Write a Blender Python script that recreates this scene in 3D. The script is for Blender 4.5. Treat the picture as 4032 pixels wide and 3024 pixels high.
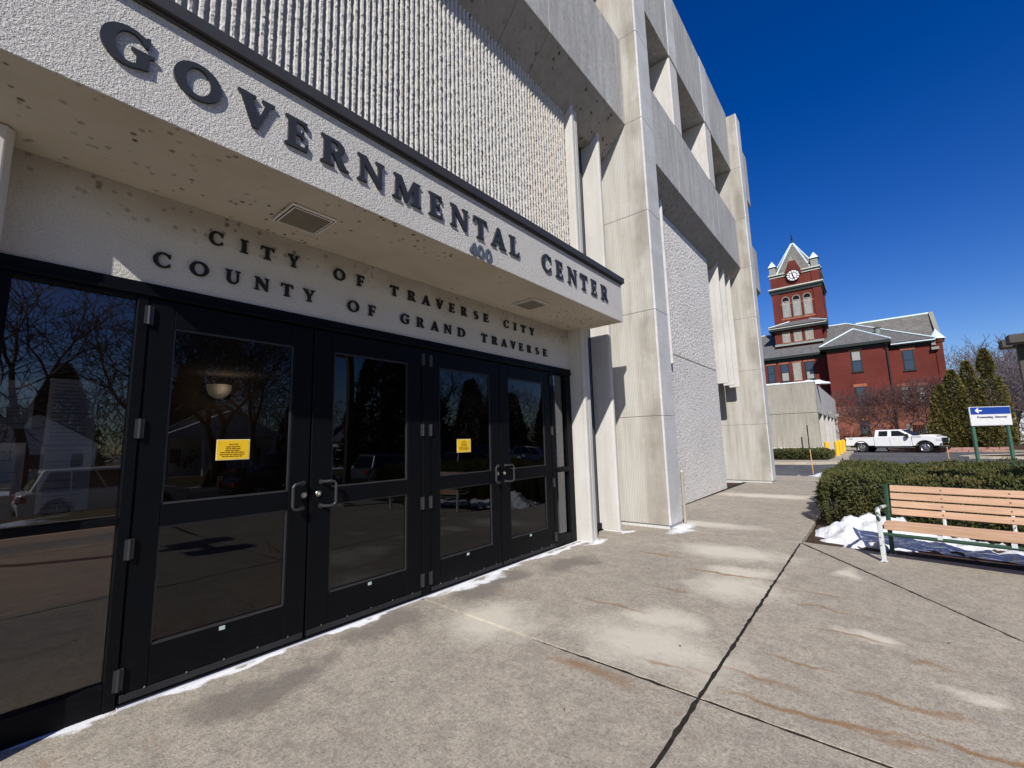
import bpy, bmesh, math, random
import numpy as np
from mathutils import Vector, Matrix

random.seed(7)
rng = np.random.default_rng(7)
scene = bpy.context.scene
for o in list(bpy.data.objects):
    bpy.data.objects.remove(o)
COL = scene.collection

# ------------------------------------------------------------------ camera
R_CAM = np.array([[0.63505733, -0.77201276, -0.02642873],
                  [-0.08519151, -0.10400126, 0.99092187],
                  [0.76775295, 0.62704069, 0.1318157]])
cam_data = bpy.data.cameras.new('camera')
cam = bpy.data.objects.new('camera', cam_data)
COL.objects.link(cam)
cam_data.sensor_fit = 'HORIZONTAL'
cam_data.angle = 2 * math.atan(2016.0 / 1719.19)
cam_data.clip_start = 0.05
cam_data.clip_end = 2000
m4 = Matrix.Identity(4)
for i in range(3):
    m4[i][0] = R_CAM[0][i]
    m4[i][1] = R_CAM[1][i]
    m4[i][2] = -R_CAM[2][i]
    m4[i][3] = (0.0, -3.5, 1.449)[i]
cam.matrix_world = m4
scene.camera = cam

# ------------------------------------------------------------------ light
SUN_DIR = Vector((1.20, 0.585, -1.0)).normalized()      # the way the light travels
SUN_EL = math.asin(-SUN_DIR.z)
SUN_ROT = math.atan2(-SUN_DIR.x, -SUN_DIR.y)            # sun azimuth measured from +Y towards +X
world = bpy.data.worlds.new('World')
scene.world = world
world.use_nodes = True
wn = world.node_tree
for n in list(wn.nodes):
    wn.nodes.remove(n)
w_out = wn.nodes.new('ShaderNodeOutputWorld')
w_bg = wn.nodes.new('ShaderNodeBackground')
w_sky = wn.nodes.new('ShaderNodeTexSky')
w_sky.sky_type = 'NISHITA'
w_sky.sun_disc = False
w_sky.sun_elevation = SUN_EL
w_sky.sun_rotation = SUN_ROT
w_sky.altitude = 200
w_sky.air_density = 1.0
w_sky.dust_density = 0.3
w_sky.ozone_density = 3.0
w_bg.inputs['Strength'].default_value = 0.10
w_hsv = wn.nodes.new('ShaderNodeHueSaturation')
w_hsv.inputs['Hue'].default_value = .523
w_hsv.inputs['Saturation'].default_value = 1.42
w_hsv.inputs['Value'].default_value = 1.0
wn.links.new(w_sky.outputs[0], w_hsv.inputs['Color'])
wn.links.new(w_hsv.outputs[0], w_bg.inputs['Color'])
wn.links.new(w_bg.outputs[0], w_out.inputs['Surface'])
sun_data = bpy.data.lights.new('sun', 'SUN')
sun_data.energy = 5.0
sun_data.angle = math.radians(0.5)
sun_data.color = (1.0, 0.965, 0.915)
sun = bpy.data.objects.new('sun', sun_data)
COL.objects.link(sun)
sun.rotation_euler = SUN_DIR.to_track_quat('-Z', 'Y').to_euler()
sun.location = (-20, -12, 25)

scene.view_settings.view_transform = 'Standard'
scene.view_settings.look = 'None'
scene.view_settings.gamma = 1.0
scene.view_settings.exposure = 0.12
scene.view_settings.use_curve_mapping = False
scene.cycles.use_denoising = True
scene.cycles.max_bounces = 8
scene.cycles.transparent_max_bounces = 16
scene.cycles.sample_clamp_indirect = 6.0

# ------------------------------------------------------------------ mesh helpers
class MB:
    """collects shapes for ONE mesh object"""
    def __init__(self):
        self.v = []; self.f = []
    def add(self, vs, fs):
        b = len(self.v)
        self.v.extend([tuple(p) for p in vs])
        self.f.extend([tuple(i + b for i in f) for f in fs])
        return self
    def box(self, x0, x1, y0, y1, z0, z1):
        vs = [(x0, y0, z0), (x1, y0, z0), (x1, y1, z0), (x0, y1, z0), (x0, y0, z1), (x1, y0, z1), (x1, y1, z1), (x0, y1, z1)]
        return self.add(vs, [(3, 2, 1, 0), (4, 5, 6, 7), (0, 1, 5, 4), (1, 2, 6, 5), (2, 3, 7, 6), (3, 0, 4, 7)])
    def cbox(self, c, s, M=None):
        x, y, z = s[0] / 2, s[1] / 2, s[2] / 2
        vs = [Vector((sx * x, sy * y, sz * z)) for sz in (-1, 1) for sx, sy in ((-1, -1), (1, -1), (1, 1), (-1, 1))]
        if M is not None:
            vs = [M @ v for v in vs]
        vs = [v + Vector(c) for v in vs]
        return self.add(vs, [(3, 2, 1, 0), (4, 5, 6, 7), (0, 1, 5, 4), (1, 2, 6, 5), (2, 3, 7, 6), (3, 0, 4, 7)])
    def prism(self, poly, axis, a0, a1):
        """poly is a list of 2-D points in the plane normal to axis, extruded from a0 to a1"""
        n = len(poly)
        area = sum(poly[i][0] * poly[(i + 1) % n][1] - poly[(i + 1) % n][0] * poly[i][1] for i in range(n))
        if area < 0:
            poly = poly[::-1]
        def P(p, a):
            return {'x': (a, p[0], p[1]), 'y': (p[0], a, p[1]), 'z': (p[0], p[1], a)}[axis]
        vs = [P(p, a0) for p in poly] + [P(p, a1) for p in poly]
        fs = [tuple(range(n))[::-1], tuple(range(n, 2 * n))] + [(i, (i + 1) % n, n + (i + 1) % n, n + i) for i in range(n)]
        if axis == 'y':
            fs = [f[::-1] for f in fs]
        return self.add(vs, fs)
    def tube(self, pts, r, k=8, caps=True):
        pts = [Vector(p) for p in pts]
        rs = r if isinstance(r, (list, tuple)) else [r] * len(pts)
        b = len(self.v)
        up = None
        for i, p in enumerate(pts):
            d = (pts[min(i + 1, len(pts) - 1)] - pts[max(i - 1, 0)]).normalized()
            if up is None:
                up = d.orthogonal().normalized()
            up = (up - d * up.dot(d))
            up = up.normalized() if up.length > 1e-6 else d.orthogonal().normalized()
            w = d.cross(up)
            for j in range(k):
                a = 2 * math.pi * j / k
                self.v.append(tuple(p + (up * math.cos(a) + w * math.sin(a)) * rs[i]))
        for i in range(len(pts) - 1):
            for j in range(k):
                self.f.append((b + i * k + j, b + i * k + (j + 1) % k, b + (i + 1) * k + (j + 1) % k, b + (i + 1) * k + j))
        if caps:
            self.f.append(tuple(b + j for j in range(k))[::-1])
            e = b + (len(pts) - 1) * k
            self.f.append(tuple(e + j for j in range(k)))
        return self
    def quad(self, a, b, c, d):
        return self.add([a, b, c, d], [(0, 1, 2, 3)])
    def mesh(self, name):
        me = bpy.data.meshes.new(name)
        me.from_pydata(self.v, [], self.f)
        me.update()
        return me

def obj(name, me, material=None, parent=None, loc=None, rot=None, kind=None, label=None, smooth=False, bevel=0.0, seg=1):
    if isinstance(me, MB):
        me = me.mesh(name)
    o = bpy.data.objects.new(name, me)
    COL.objects.link(o)
    if material is not None and len(me.materials) == 0:
        me.materials.append(material)
    if parent is not None:
        o.parent = parent
    if loc is not None:
        o.location = loc
    if rot is not None:
        o.rotation_euler = rot
    if kind:
        o['kind'] = kind
    if label:
        o['label'] = label
    if smooth:
        me.polygons.foreach_set('use_smooth', [True] * len(me.polygons))
        me.update()
    if bevel:
        b = o.modifiers.new('bevel', 'BEVEL')
        b.width = bevel
        b.segments = seg
        b.limit_method = 'ANGLE'
        b.angle_limit = math.radians(40)
    return o

def tag(o, label, cat, group=None):
    o['label'] = label
    o['category'] = cat
    if group:
        o['group'] = group
    return o

def thing(name, label, cat, loc=(0, 0, 0), rotz=0.0, group=None):
    o = bpy.data.objects.new(name, None)
    o.empty_display_size = 0.2
    COL.objects.link(o)
    o.location = loc
    o.rotation_euler = (0, 0, rotz)
    return tag(o, label, cat, group)

def wpart(name, me, material, parent, **kw):
    """a part whose mesh is given in world coordinates, under a thing that is only translated"""
    return obj(name, me, material, parent, loc=tuple(-c for c in parent.location), **kw)

def copy_tree(o, parent=None):
    c = o.copy()
    COL.objects.link(c)
    if parent is not None:
        c.parent = parent
    for ch in list(o.children):
        copy_tree(ch, c)
    return c

def np_mesh(name, V, F, smooth=False):
    """fast mesh from numpy arrays, F is (n, 3) or (n, 4)"""
    me = bpy.data.meshes.new(name)
    V = np.ascontiguousarray(V, dtype=np.float32)
    F = np.ascontiguousarray(F, dtype=np.int32)
    k = F.shape[1]
    me.vertices.add(len(V))
    me.vertices.foreach_set('co', V.ravel())
    me.loops.add(F.size)
    me.loops.foreach_set('vertex_index', F.ravel())
    me.polygons.add(len(F))
    me.polygons.foreach_set('loop_start', np.arange(0, F.size, k, dtype=np.int32))
    me.polygons.foreach_set('loop_total', np.full(len(F), k, dtype=np.int32))
    if smooth:
        me.polygons.foreach_set('use_smooth', np.ones(len(F), dtype=bool))
    me.update(calc_edges=True)
    me.validate()
    return me

def arc(cx, cy, rx, ry, a0, a1, n):
    return [(cx + rx * math.cos(math.radians(a0 + (a1 - a0) * i / n)), cy + ry * math.sin(math.radians(a0 + (a1 - a0) * i / n))) for i in range(n + 1)]

# ------------------------------------------------------------------ material helpers
class G:
    def __init__(s, name, base=(.5, .5, .5), rough=.8, spec=.3, metal=0.0):
        s.m = bpy.data.materials.new(name)
        s.m.use_nodes = True
        s.t = s.m.node_tree
        s.b = s.t.nodes['Principled BSDF']
        s.set(base=base, rough=rough)
        s.b.inputs['Specular IOR Level'].default_value = spec
        s.b.inputs['Metallic'].default_value = metal
    def put(s, sock, v):
        if isinstance(v, bpy.types.NodeSocket):
            s.t.links.new(v, sock)
        elif isinstance(v, (tuple, list)):
            sock.default_value = tuple(v) + ((1.0,) if len(v) == 3 and sock.type == 'RGBA' else ())
        else:
            sock.default_value = v
    def set(s, base=None, rough=None, normal=None):
        if base is not None: s.put(s.b.inputs['Base Color'], base)
        if rough is not None: s.put(s.b.inputs['Roughness'], rough)
        if normal is not None: s.put(s.b.inputs['Normal'], normal)
        return s
    def n(s, t):
        return s.t.nodes.new(t)
    def pos(s, sc=(1, 1, 1)):
        g = s.n('ShaderNodeNewGeometry')
        return s.vmul(g.outputs['Position'], sc)
    def local(s, sc=(1, 1, 1)):
        g = s.n('ShaderNodeTexCoord')
        return s.vmul(g.outputs['Object'], sc)
    def rnd(s):
        return s.n('ShaderNodeObjectInfo').outputs['Random']
    def vmul(s, v, sc):
        m = s.n('ShaderNodeVectorMath'); m.operation = 'MULTIPLY'
        s.put(m.inputs[0], v); s.put(m.inputs[1], sc)
        return m.outputs[0]
    def vadd(s, v, w):
        m = s.n('ShaderNodeVectorMath'); m.operation = 'ADD'
        s.put(m.inputs[0], v); s.put(m.inputs[1], w)
        return m.outputs[0]
    def sep(s, v):
        m = s.n('ShaderNodeSeparateXYZ'); s.put(m.inputs[0], v)
        return m.outputs
    def noise(s, v, scale, detail=4, rough=.55, dist=0.0):
        m = s.n('ShaderNodeTexNoise')
        s.put(m.inputs['Vector'], v)
        m.inputs['Scale'].default_value = scale; m.inputs['Detail'].default_value = detail
        m.inputs['Roughness'].default_value = rough; m.inputs['Distortion'].default_value = dist
        return m.outputs['Fac']
    def voro(s, v, scale, feature='F1', out='Distance', rnd=1.0):
        m = s.n('ShaderNodeTexVoronoi'); m.feature = feature
        s.put(m.inputs['Vector'], v); m.inputs['Scale'].default_value = scale
        m.inputs['Randomness'].default_value = rnd
        return m.outputs[out]
    def ramp(s, fac, stops, interp='LINEAR'):
        m = s.n('ShaderNodeValToRGB'); m.color_ramp.interpolation = interp
        s.put(m.inputs['Fac'], fac)
        e = m.color_ramp.elements
        while len(e) < len(stops): e.new(.5)
        for i, (p, c) in enumerate(stops):
            e[i].position = p
            e[i].color = (c, c, c, 1) if isinstance(c, (int, float)) else tuple(c) + (1,)
        return m.outputs['Color']
    def mix(s, fac, a, b, mode='MIX'):
        m = s.n('ShaderNodeMix'); m.data_type = 'RGBA'; m.blend_type = mode
        s.put(m.inputs['Factor'], fac); s.put(m.inputs['A'] if False else m.inputs[6], a); s.put(m.inputs[7], b)
        return m.outputs[2]
    def math(s, op, a, b=None, clamp=False):
        m = s.n('ShaderNodeMath'); m.operation = op; m.use_clamp = clamp
        s.put(m.inputs[0], a)
        if b is not None: s.put(m.inputs[1], b)
        return m.outputs[0]
    def bump(s, h, strength=.5, dist=.01, normal=None):
        m = s.n('ShaderNodeBump'); m.inputs['Strength'].default_value = strength; m.inputs['Distance'].default_value = dist
        s.put(m.inputs['Height'], h)
        if normal is not None: s.put(m.inputs['Normal'], normal)
        return m.outputs[0]
    def blob(s, v, c, r):
        """soft elliptical spot, 1 at the middle and 0 outside"""
        d = s.vmul(s.vadd(v, tuple(-k for k in c)), tuple(1.0 / k for k in r))
        l = s.n('ShaderNodeVectorMath'); l.operation = 'LENGTH'; s.put(l.inputs[0], d)
        return s.math('SUBTRACT', 1.0, l.outputs['Value'], True)
def _ncolor(s, v, scale):
    m = s.n('ShaderNodeTexNoise'); s.put(m.inputs['Vector'], v)
    m.inputs['Scale'].default_value = scale; m.inputs['Detail'].default_value = 4
    return m.outputs['Color']
G.n_color = _ncolor
# ------------------------------------------------------------------ materials
def concrete(name, base, streak=.35, speck=.25, bump=.15, stain=None, dots=0.0, fine=90, flip=0.0):
    g = G(name, base, .9, .2)
    p = g.pos()
    lo = g.noise(p, .9, 5, .6)
    st = g.noise(g.pos((5, 5, .35)), 1.6, 4, .6)
    fi = g.noise(p, fine, 3, .7)
    mid = g.noise(p, 9, 4, .6)
    c = g.mix(g.ramp(lo, [(.3, 0), (.7, 1)]), tuple(k * .86 for k in base), tuple(min(1, k * 1.08) for k in base))
    c = g.mix(g.math('MULTIPLY', g.ramp(st, [(.42, 0), (.7, 1)]), streak), c, tuple(k * v for k, v in zip(base, (.66, .64, .60))))
    c = g.mix(g.math('MULTIPLY', g.ramp(mid, [(.5, 0), (.75, 1)]), streak * .7), c, tuple(min(1, k * 1.12) for k in base))
    c = g.mix(g.math('MULTIPLY', g.ramp(fi, [(.35, 1), (.5, 0)]), speck), c, tuple(k * .55 for k in base))
    if stain:
        sn = g.noise(g.pos((2.2, 2.2, .5)), 1.1, 5, .65)
        c = g.mix(g.math('MULTIPLY', g.ramp(sn, [(.5, 0), (.72, 1)]), .6), c, stain)
    if dots:
        dn = g.voro(g.pos((1, .55, 1)), 9, rnd=1.0)
        mask = g.noise(p, 1.1, 3, .6)
        c = g.mix(g.math('MULTIPLY', g.math('MULTIPLY', g.ramp(dn, [(.14, 1), (.24, 0)]), g.ramp(mask, [(.40, 0), (.56, 1)])), dots), c, (.05, .035, .02))
    dr = g.noise(g.pos((9, 9, .22)), 1.3, 4, .65)
    c = g.mix(g.math('MULTIPLY', g.ramp(dr, [(.56, 0), (.70, 1)]), streak * .55), c, tuple(min(1, k * 1.25) for k in base))
    pit = g.noise(g.pos((1, 1, .6)), 23, 3, .7)
    c = g.mix(g.math('MULTIPLY', g.ramp(pit, [(.30, 1), (.40, 0)]), min(1, speck * 1.2)), c, tuple(k * .42 for k in base))
    g.set(base=c, normal=g.bump(g.math('ADD', fi, g.math('MULTIPLY', mid, .6)), bump, .006))
    return g.m

M = {}
M['concrete'] = concrete('board_formed_concrete', (.46, .452, .425), streak=.8, speck=.5, bump=.5, stain=(.27, .255, .225), fine=17)
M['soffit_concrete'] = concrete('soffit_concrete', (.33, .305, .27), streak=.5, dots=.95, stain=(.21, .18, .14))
M['pale_fin'] = concrete('pale_cast_fin', (.56, .54, .50), streak=.4, speck=.15, bump=.08, stain=(.45, .42, .37))
M['annex'] = concrete('annex_concrete', (.36, .335, .28), streak=.55, stain=(.25, .22, .165))
M['annex_pale'] = concrete('annex_pale_concrete', (.50, .48, .44), streak=.35)

def fine_rib(name, base, stain):
    """finely reeded concrete: narrow vertical grooves on faces turned to -X, their shade put into the colour"""
    g = G(name, base, .9, .2)
    p = g.pos(); x, y, z = g.sep(p)
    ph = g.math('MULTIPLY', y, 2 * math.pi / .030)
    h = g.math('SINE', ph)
    sn = g.noise(g.pos((1.2, 3.2, .30)), 1.7, 5, .62)
    wav = g.noise(g.pos((1, 2.0, 3.4)), 2.6, 5, .7, .8)
    fi = g.noise(p, 70, 3, .7)
    c = g.mix(g.ramp(sn, [(.40, 0), (.68, 1)]), base, stain)
    c = g.mix(g.math('MULTIPLY', g.ramp(wav, [(.56, 0), (.72, 1)]), .5), c, (.62, .58, .50))
    # grime settles along the outer arris
    edge = g.math('MULTIPLY', g.ramp(g.math('MULTIPLY', y, -1.0), [(.45, 0), (.66, 1), (.84, .75), (.86, 0)]), g.ramp(g.noise(g.pos((1, 1, .7)), 1.5, 4), [(.38, 0), (.62, 1)]))
    c = g.mix(g.math('MULTIPLY', edge, .8), c, tuple(k * .62 for k in stain))
    c = g.mix(g.math('MULTIPLY', g.ramp(h, [(0.0, 1), (.6, 0)]), .42), c, tuple(k * .5 for k in base))  # dark stripes paint the shade of the grooves, no relief here
    c = g.mix(g.math('MULTIPLY', g.ramp(fi, [(.34, 1), (.5, 0)]), .18), c, tuple(k * .5 for k in base))
    g.set(base=c, normal=g.bump(fi, .35, .006))
    return g.m
M['reeded'] = fine_rib('reeded_concrete', (.52, .50, .45), (.36, .32, .255))

def stucco(name, base, scale, strength, dist, dark=.25, stain=None, dots=0.0, pebble=False, sdots=0.0):
    g = G(name, base, .95, .15)
    p = g.pos()
    a = g.noise(p, scale, 3, .6, .4)
    b = g.noise(p, scale * 2.4, 2, .6)
    lo = g.noise(p, .8, 5, .6)
    c = g.mix(g.ramp(lo, [(.3, 0), (.7, 1)]), tuple(k * .92 for k in base), tuple(min(1, k * 1.05) for k in base))
    c = g.mix(g.math('MULTIPLY', g.ramp(b, [(.36, 1), (.52, 0)]), dark), c, tuple(k * .45 for k in base))
    h = g.math('ADD', a, g.math('MULTIPLY', b, .5))
    if pebble:
        v = g.voro(p, scale * .6)
        h = g.math('SUBTRACT', h, g.math('MULTIPLY', v, .7))
        vv = g.noise(p, scale * .45, 2, .5)
        c = g.mix(g.math('MULTIPLY', g.ramp(vv, [(.58, 0), (.66, 1)]), .35), c, (.36, .27, .21))
    if stain:
        sn = g.noise(g.pos((1.0, 1.0, 1.8)), 1.3, 5, .65)
        c = g.mix(g.math('MULTIPLY', g.ramp(sn, [(.42, 0), (.7, 1)]), .55), c, stain)
    if dots:
        dn = g.voro(p, 15, rnd=1.0)
        x, y, z = g.sep(p)
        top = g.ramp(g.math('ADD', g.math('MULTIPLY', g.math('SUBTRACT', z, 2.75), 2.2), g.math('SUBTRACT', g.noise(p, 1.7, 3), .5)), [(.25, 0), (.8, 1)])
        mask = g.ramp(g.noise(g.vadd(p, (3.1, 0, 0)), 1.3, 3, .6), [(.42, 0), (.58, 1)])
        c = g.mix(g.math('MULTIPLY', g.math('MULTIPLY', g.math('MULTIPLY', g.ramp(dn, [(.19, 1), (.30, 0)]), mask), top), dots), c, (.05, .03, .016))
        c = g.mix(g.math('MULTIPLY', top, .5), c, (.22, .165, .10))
    if sdots:
        dn = g.voro(g.vadd(p, g.vmul(g.n_color(p, 9), (.02, .02, 0))), 14, rnd=1.0)
        mask = g.ramp(g.noise(g.vadd(p, (1.3, 7, 0)), 1.15, 4, .65), [(.44, 0), (.60, 1)])
        c = g.mix(g.math('MULTIPLY', g.math('MULTIPLY', g.ramp(dn, [(.15, 1), (.25, 0)]), mask), sdots), c, (.06, .035, .018))
    g.set(base=c, normal=g.bump(h, strength, dist))
    return g.m
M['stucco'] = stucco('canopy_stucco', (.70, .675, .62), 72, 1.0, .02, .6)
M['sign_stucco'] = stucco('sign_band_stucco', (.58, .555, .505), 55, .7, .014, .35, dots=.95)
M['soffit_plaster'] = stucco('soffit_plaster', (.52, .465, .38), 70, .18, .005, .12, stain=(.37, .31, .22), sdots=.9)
M['rough_panel'] = stucco('exposed_aggregate_panel', (.82, .785, .715), 24, .9, .04, .5, pebble=True)
M['fine_panel'] = stucco('fine_aggregate_panel', (.76, .73, .67), 30, .8, .025, .5, pebble=True)
M['pillar_front'] = stucco('pillar_front_aggregate', (.60, .595, .575), 36, .6, .014, .42, stain=(.38, .37, .34))

def rib_mat():
    g = G('broken_rib_concrete', (.6, .58, .54), .95, .15)
    p = g.pos(); x, y, z = g.sep(p)
    fi = g.noise(p, 60, 3, .65)
    mid = g.noise(p, 22, 3, .6)
    bg = g.ramp(g.math('ADD', g.math('MULTIPLY', g.math('SUBTRACT', x, 4.55), 3.0), g.math('MULTIPLY', g.noise(p, 2.0, 3), .1)), [(.0, 0), (.18, 1)])
    base = g.mix(g.math('MULTIPLY', bg, .5), (.54, .52, .475), (.55, .49, .41))
    c = g.mix(g.math('MULTIPLY', g.ramp(mid, [(.34, 1), (.5, 0)]), .4), base, (.40, .38, .35))
    c = g.mix(g.math('MULTIPLY', g.ramp(fi, [(.34, 1), (.5, 0)]), .4), c, (.15, .14, .125))
    g.set(base=c, normal=g.bump(g.math('ADD', fi, mid), .6, .008))
    return g.m
M['rib'] = rib_mat()

def paving(name, tint=(1, 1, 1), stains=True):
    g = G(name, (.36, .33, .29), .88, .25)
    p = g.pos()
    base = tuple(k * t for k, t in zip((.43, .372, .285), tint))
    lo = g.noise(p, .7, 5, .62)
    lo2 = g.noise(g.vadd(p, (13, 5, 0)), 2.3, 5, .6)
    fi = g.noise(p, 95, 3, .7)
    ag = g.voro(p, 120, out='Color')
    agv = g.ramp(ag, [(.15, 0), (.8, 1)])
    c = g.mix(g.ramp(lo, [(.3, 0), (.7, 1)]), tuple(k * .86 for k in base), tuple(k * 1.1 for k in base))
    c = g.mix(g.math('MULTIPLY', g.ramp(lo2, [(.5, 0), (.75, 1)]), .5), c, (.29, .25, .20))
    cellc = g.ramp(g.voro(p, 75, out='Color'), [(.1, 0), (.9, 1)])
    c = g.mix(g.math('MULTIPLY', g.ramp(cellc, [(.55, 0), (1, 1)]), .38), c, (.60, .545, .45))
    c = g.mix(g.math('MULTIPLY', g.ramp(cellc, [(0, 1), (.35, 0)]), .45), c, (.20, .172, .135))
    c = g.mix(g.math('MULTIPLY', agv, .22), c, (.56, .51, .43))
    fi2 = g.noise(p, 30, 4, .75)
    c = g.mix(g.math('MULTIPLY', g.ramp(fi2, [(.34, 1), (.52, 0)]), .55), c, (.17, .15, .125))
    fi3 = g.noise(g.pos((1, .8, 1)), 7, 5, .7)
    c = g.mix(g.math('MULTIPLY', g.ramp(fi3, [(.40, 1), (.56, 0)]), .35), c, (.20, .18, .155))
    c = g.mix(g.math('MULTIPLY', g.ramp(fi, [(.32, 1), (.49, 0)]), .6), c, (.12, .108, .092))
    c = g.mix(g.math('MULTIPLY', g.ramp(fi, [(.62, 0), (.72, 1)]), .35), c, (.58, .54, .47))
    # tiny pale chips
    ch = g.voro(p, 38)
    c = g.mix(g.math('MULTIPLY', g.ramp(ch, [(.05, 1), (.10, 0)]), g.ramp(g.noise(p, 5, 2), [(.5, 0), (.6, 1)])), c, (.66, .62, .54))
    if stains:
        wob = g.vadd(p, g.vmul(g.vadd(g.n_color(p, 2.6), (-.5, -.5, -.5)), (.34, .6, 0)))
        fuzz = g.ramp(g.noise(p, 11, 5, .7), [(.36, .25), (.66, 1)])
        nA = g.math('SUBTRACT', g.noise(g.pos((1, .8, 1)), 5.5, 5, .7), .5)
        nB = g.math('SUBTRACT', g.noise(p, 24, 4, .7), .5)
        rag = g.math('ADD', g.math('MULTIPLY', nA, 1.5), g.math('MULTIPLY', nB, .9))
        nC = g.math('SUBTRACT', g.noise(g.pos((1, .35, 1)), 15, 5, .75), .5)
        ragr = g.math('ADD', g.math('MULTIPLY', nC, 1.9), g.math('MULTIPLY', nB, .8))
        def layer(c, spots, col, amt, edge=(.10, .55), rg=None):
            tot = None
            for cx, cy, rx, ry in spots:
                b = g.blob(wob, (cx, cy, 0), (rx * 1.25, ry * 1.15, 30))
                tot = b if tot is None else g.math('MAXIMUM', tot, b)
            gate = g.ramp(tot, [(0, 0), (.12, 1)])
            v = g.math('ADD', tot, g.math('MULTIPLY', rg or rag, .5))
            return g.mix(g.math('MULTIPLY', g.math('MULTIPLY', g.ramp(v, [(edge[0], 0), (edge[1], 1)]), gate), amt), c, col)
        c = layer(c, [(3.15, -2.1, .42, .75), (3.65, -2.05, .25, .4), (4.75, -2.3, .45, .5), (5.3, -2.25, .25, .35), (6.15, -1.95, .42, .85), (5.9, -3.17, .22, .18), (2.8, -.95, .5, .45), (7.9, -1.2, .3, .9), (12.55, -1.4, .5, 1.6), (4.2, -3.3, .12, .16), (3.6, -3.75, .1, .2)], (.66, .60, .485), .82, (.10, .68))
        c = layer(c, [(2.25, -.3, .5, .28), (3.25, -.36, .35, .22), (3.75, -.3, .45, .22), (1.3, -.45, .5, .2), (4.6, -.55, .5, .25)], (.17, .15, .125), .75)
        c = layer(c, [(3.38, -.12, .42, .09), (1.4, -.03, 2.4, .05), (4.7, -.05, 1.3, .06), (7.35, -.95, .5, .14), (5.75, -.28, .25, .10), (6.62, -.31, .14, .08)], (.86, .86, .86), .95, (.0, .5))
        rust = (.25, .125, .04)
        c = layer(c, [(2.9, -3.2, .03, .5), (2.98, -3.8, .035, .4), (5.18, -2.1, .028, .5), (3.74, -1.6, .026, .35)], rust, .55, (.15, .9), ragr)
        c = layer(c, [(2.89, -3.0, .035, .55), (2.84, -3.45, .036, .3), (2.99, -3.75, .04, .45), (5.01, -3.0, .028, .4), (4.62, -3.1, .026, .35), (4.13, -3.2, .022, .35), (3.45, -2.95, .026, .3), (3.89, -3.55, .036, .25), (5.17, -2.1, .032, .6), (3.72, -1.6, .03, .45), (2.91, -2.32, .03, .18), (2.6, -1.95, .07, .5), (3.12, -2.8, .03, .3), (3.3, -3.5, .03, .3), (4.4, -1.9, .05, .25), (5.6, -1.2, .05, .5)], rust, .65, (.16, .9), ragr)
        rn = g.noise(g.pos((7, .9, 1)), 1.3, 5, .7, .3)
        rm = g.ramp(g.noise(p, .9, 3), [(.40, 0), (.60, 1)])
        c = g.mix(g.math('MULTIPLY', g.math('MULTIPLY', g.ramp(rn, [(.60, 0), (.72, 1)]), rm), .55), c, (.30, .17, .075))
    g.set(base=c, rough=g.ramp(lo2, [(.2, .8), (.8, .95)]), normal=g.bump(g.math('ADD', fi, g.math('MULTIPLY', agv, .3)), .55, .008))
    return g.m
M['paving'] = paving('paving_concrete')
M['kerb'] = paving('kerb_concrete', (1.25, 1.22, 1.15), stains=False)

def simple(name, base, rough=.6, spec=.4, metal=0.0, var=.12, scale=6.0, bump=0.0, bscale=40, coat=0.0):
    g = G(name, base, rough, spec, metal)
    p = g.local()
    a = g.noise(p, scale, 4, .6)
    c = g.mix(g.ramp(a, [(.3, 0), (.7, 1)]), tuple(k * (1 - var) for k in base), tuple(min(1, k * (1 + var)) for k in base))
    g.set(base=c)
    if bump:
        g.set(normal=g.bump(g.noise(p, bscale, 3), bump, .005))
    if coat:
        g.b.inputs['Coat Weight'].default_value = coat
        g.b.inputs['Coat Roughness'].default_value = .08
    return g.m

def black_frame():
    g = G('black_painted_aluminium', (.0035, .004, .005), .5, .10)
    p = g.pos(); x, y, z = g.sep(p)
    dust = g.math('MULTIPLY', g.ramp(g.noise(g.pos((2, 2, 9)), 6, 5, .7), [(.45, 0), (.8, 1)]), g.ramp(z, [(.02, 1), (.6, .12)]))
    sc = g.noise(g.pos((40, 40, 3)), 2.2, 5, .75)
    c = g.mix(g.math('MULTIPLY', dust, .2), (.0035, .004, .005), (.03, .028, .025))
    c = g.mix(g.math('MULTIPLY', g.ramp(sc, [(.67, 0), (.74, 1)]), .14), c, (.07, .07, .068))
    g.set(base=c, rough=g.ramp(g.noise(p, 5, 4), [(.3, .32), (.7, .5)]))
    return g.m
M['frame'] = black_frame()
M['dark_steel'] = simple('weathered_dark_steel', (.05, .05, .053), .42, .45, .5)
M['bright_steel'] = simple('brushed_steel', (.42, .42, .43), .3, .5, 1.0)
M['letter'] = simple('painted_charcoal_letter', (.030, .031, .034), .45, .35)
M['black_letter'] = simple('black_letter', (.012, .012, .012), .6, .3)
M['digit'] = simple('grey_metal_digit', (.09, .105, .125), .35, .5)
M['flashing'] = simple('dark_bronze_flashing', (.045, .042, .04), .45, .4)
M['chrome'] = simple('chrome', (.75, .75, .76), .12, .5, 1.0, .02)
M['lens'] = simple('grey_lens', (.19, .165, .125), .6, .3)
M['white_trim'] = simple('white_trim', (.75, .74, .70), .6, .3)
M['caulk'] = simple('white_sealant', (.72, .72, .72), .8, .2)
M['sticker'] = simple('pale_sticker', (.45, .55, .50), .6, .3)

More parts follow.
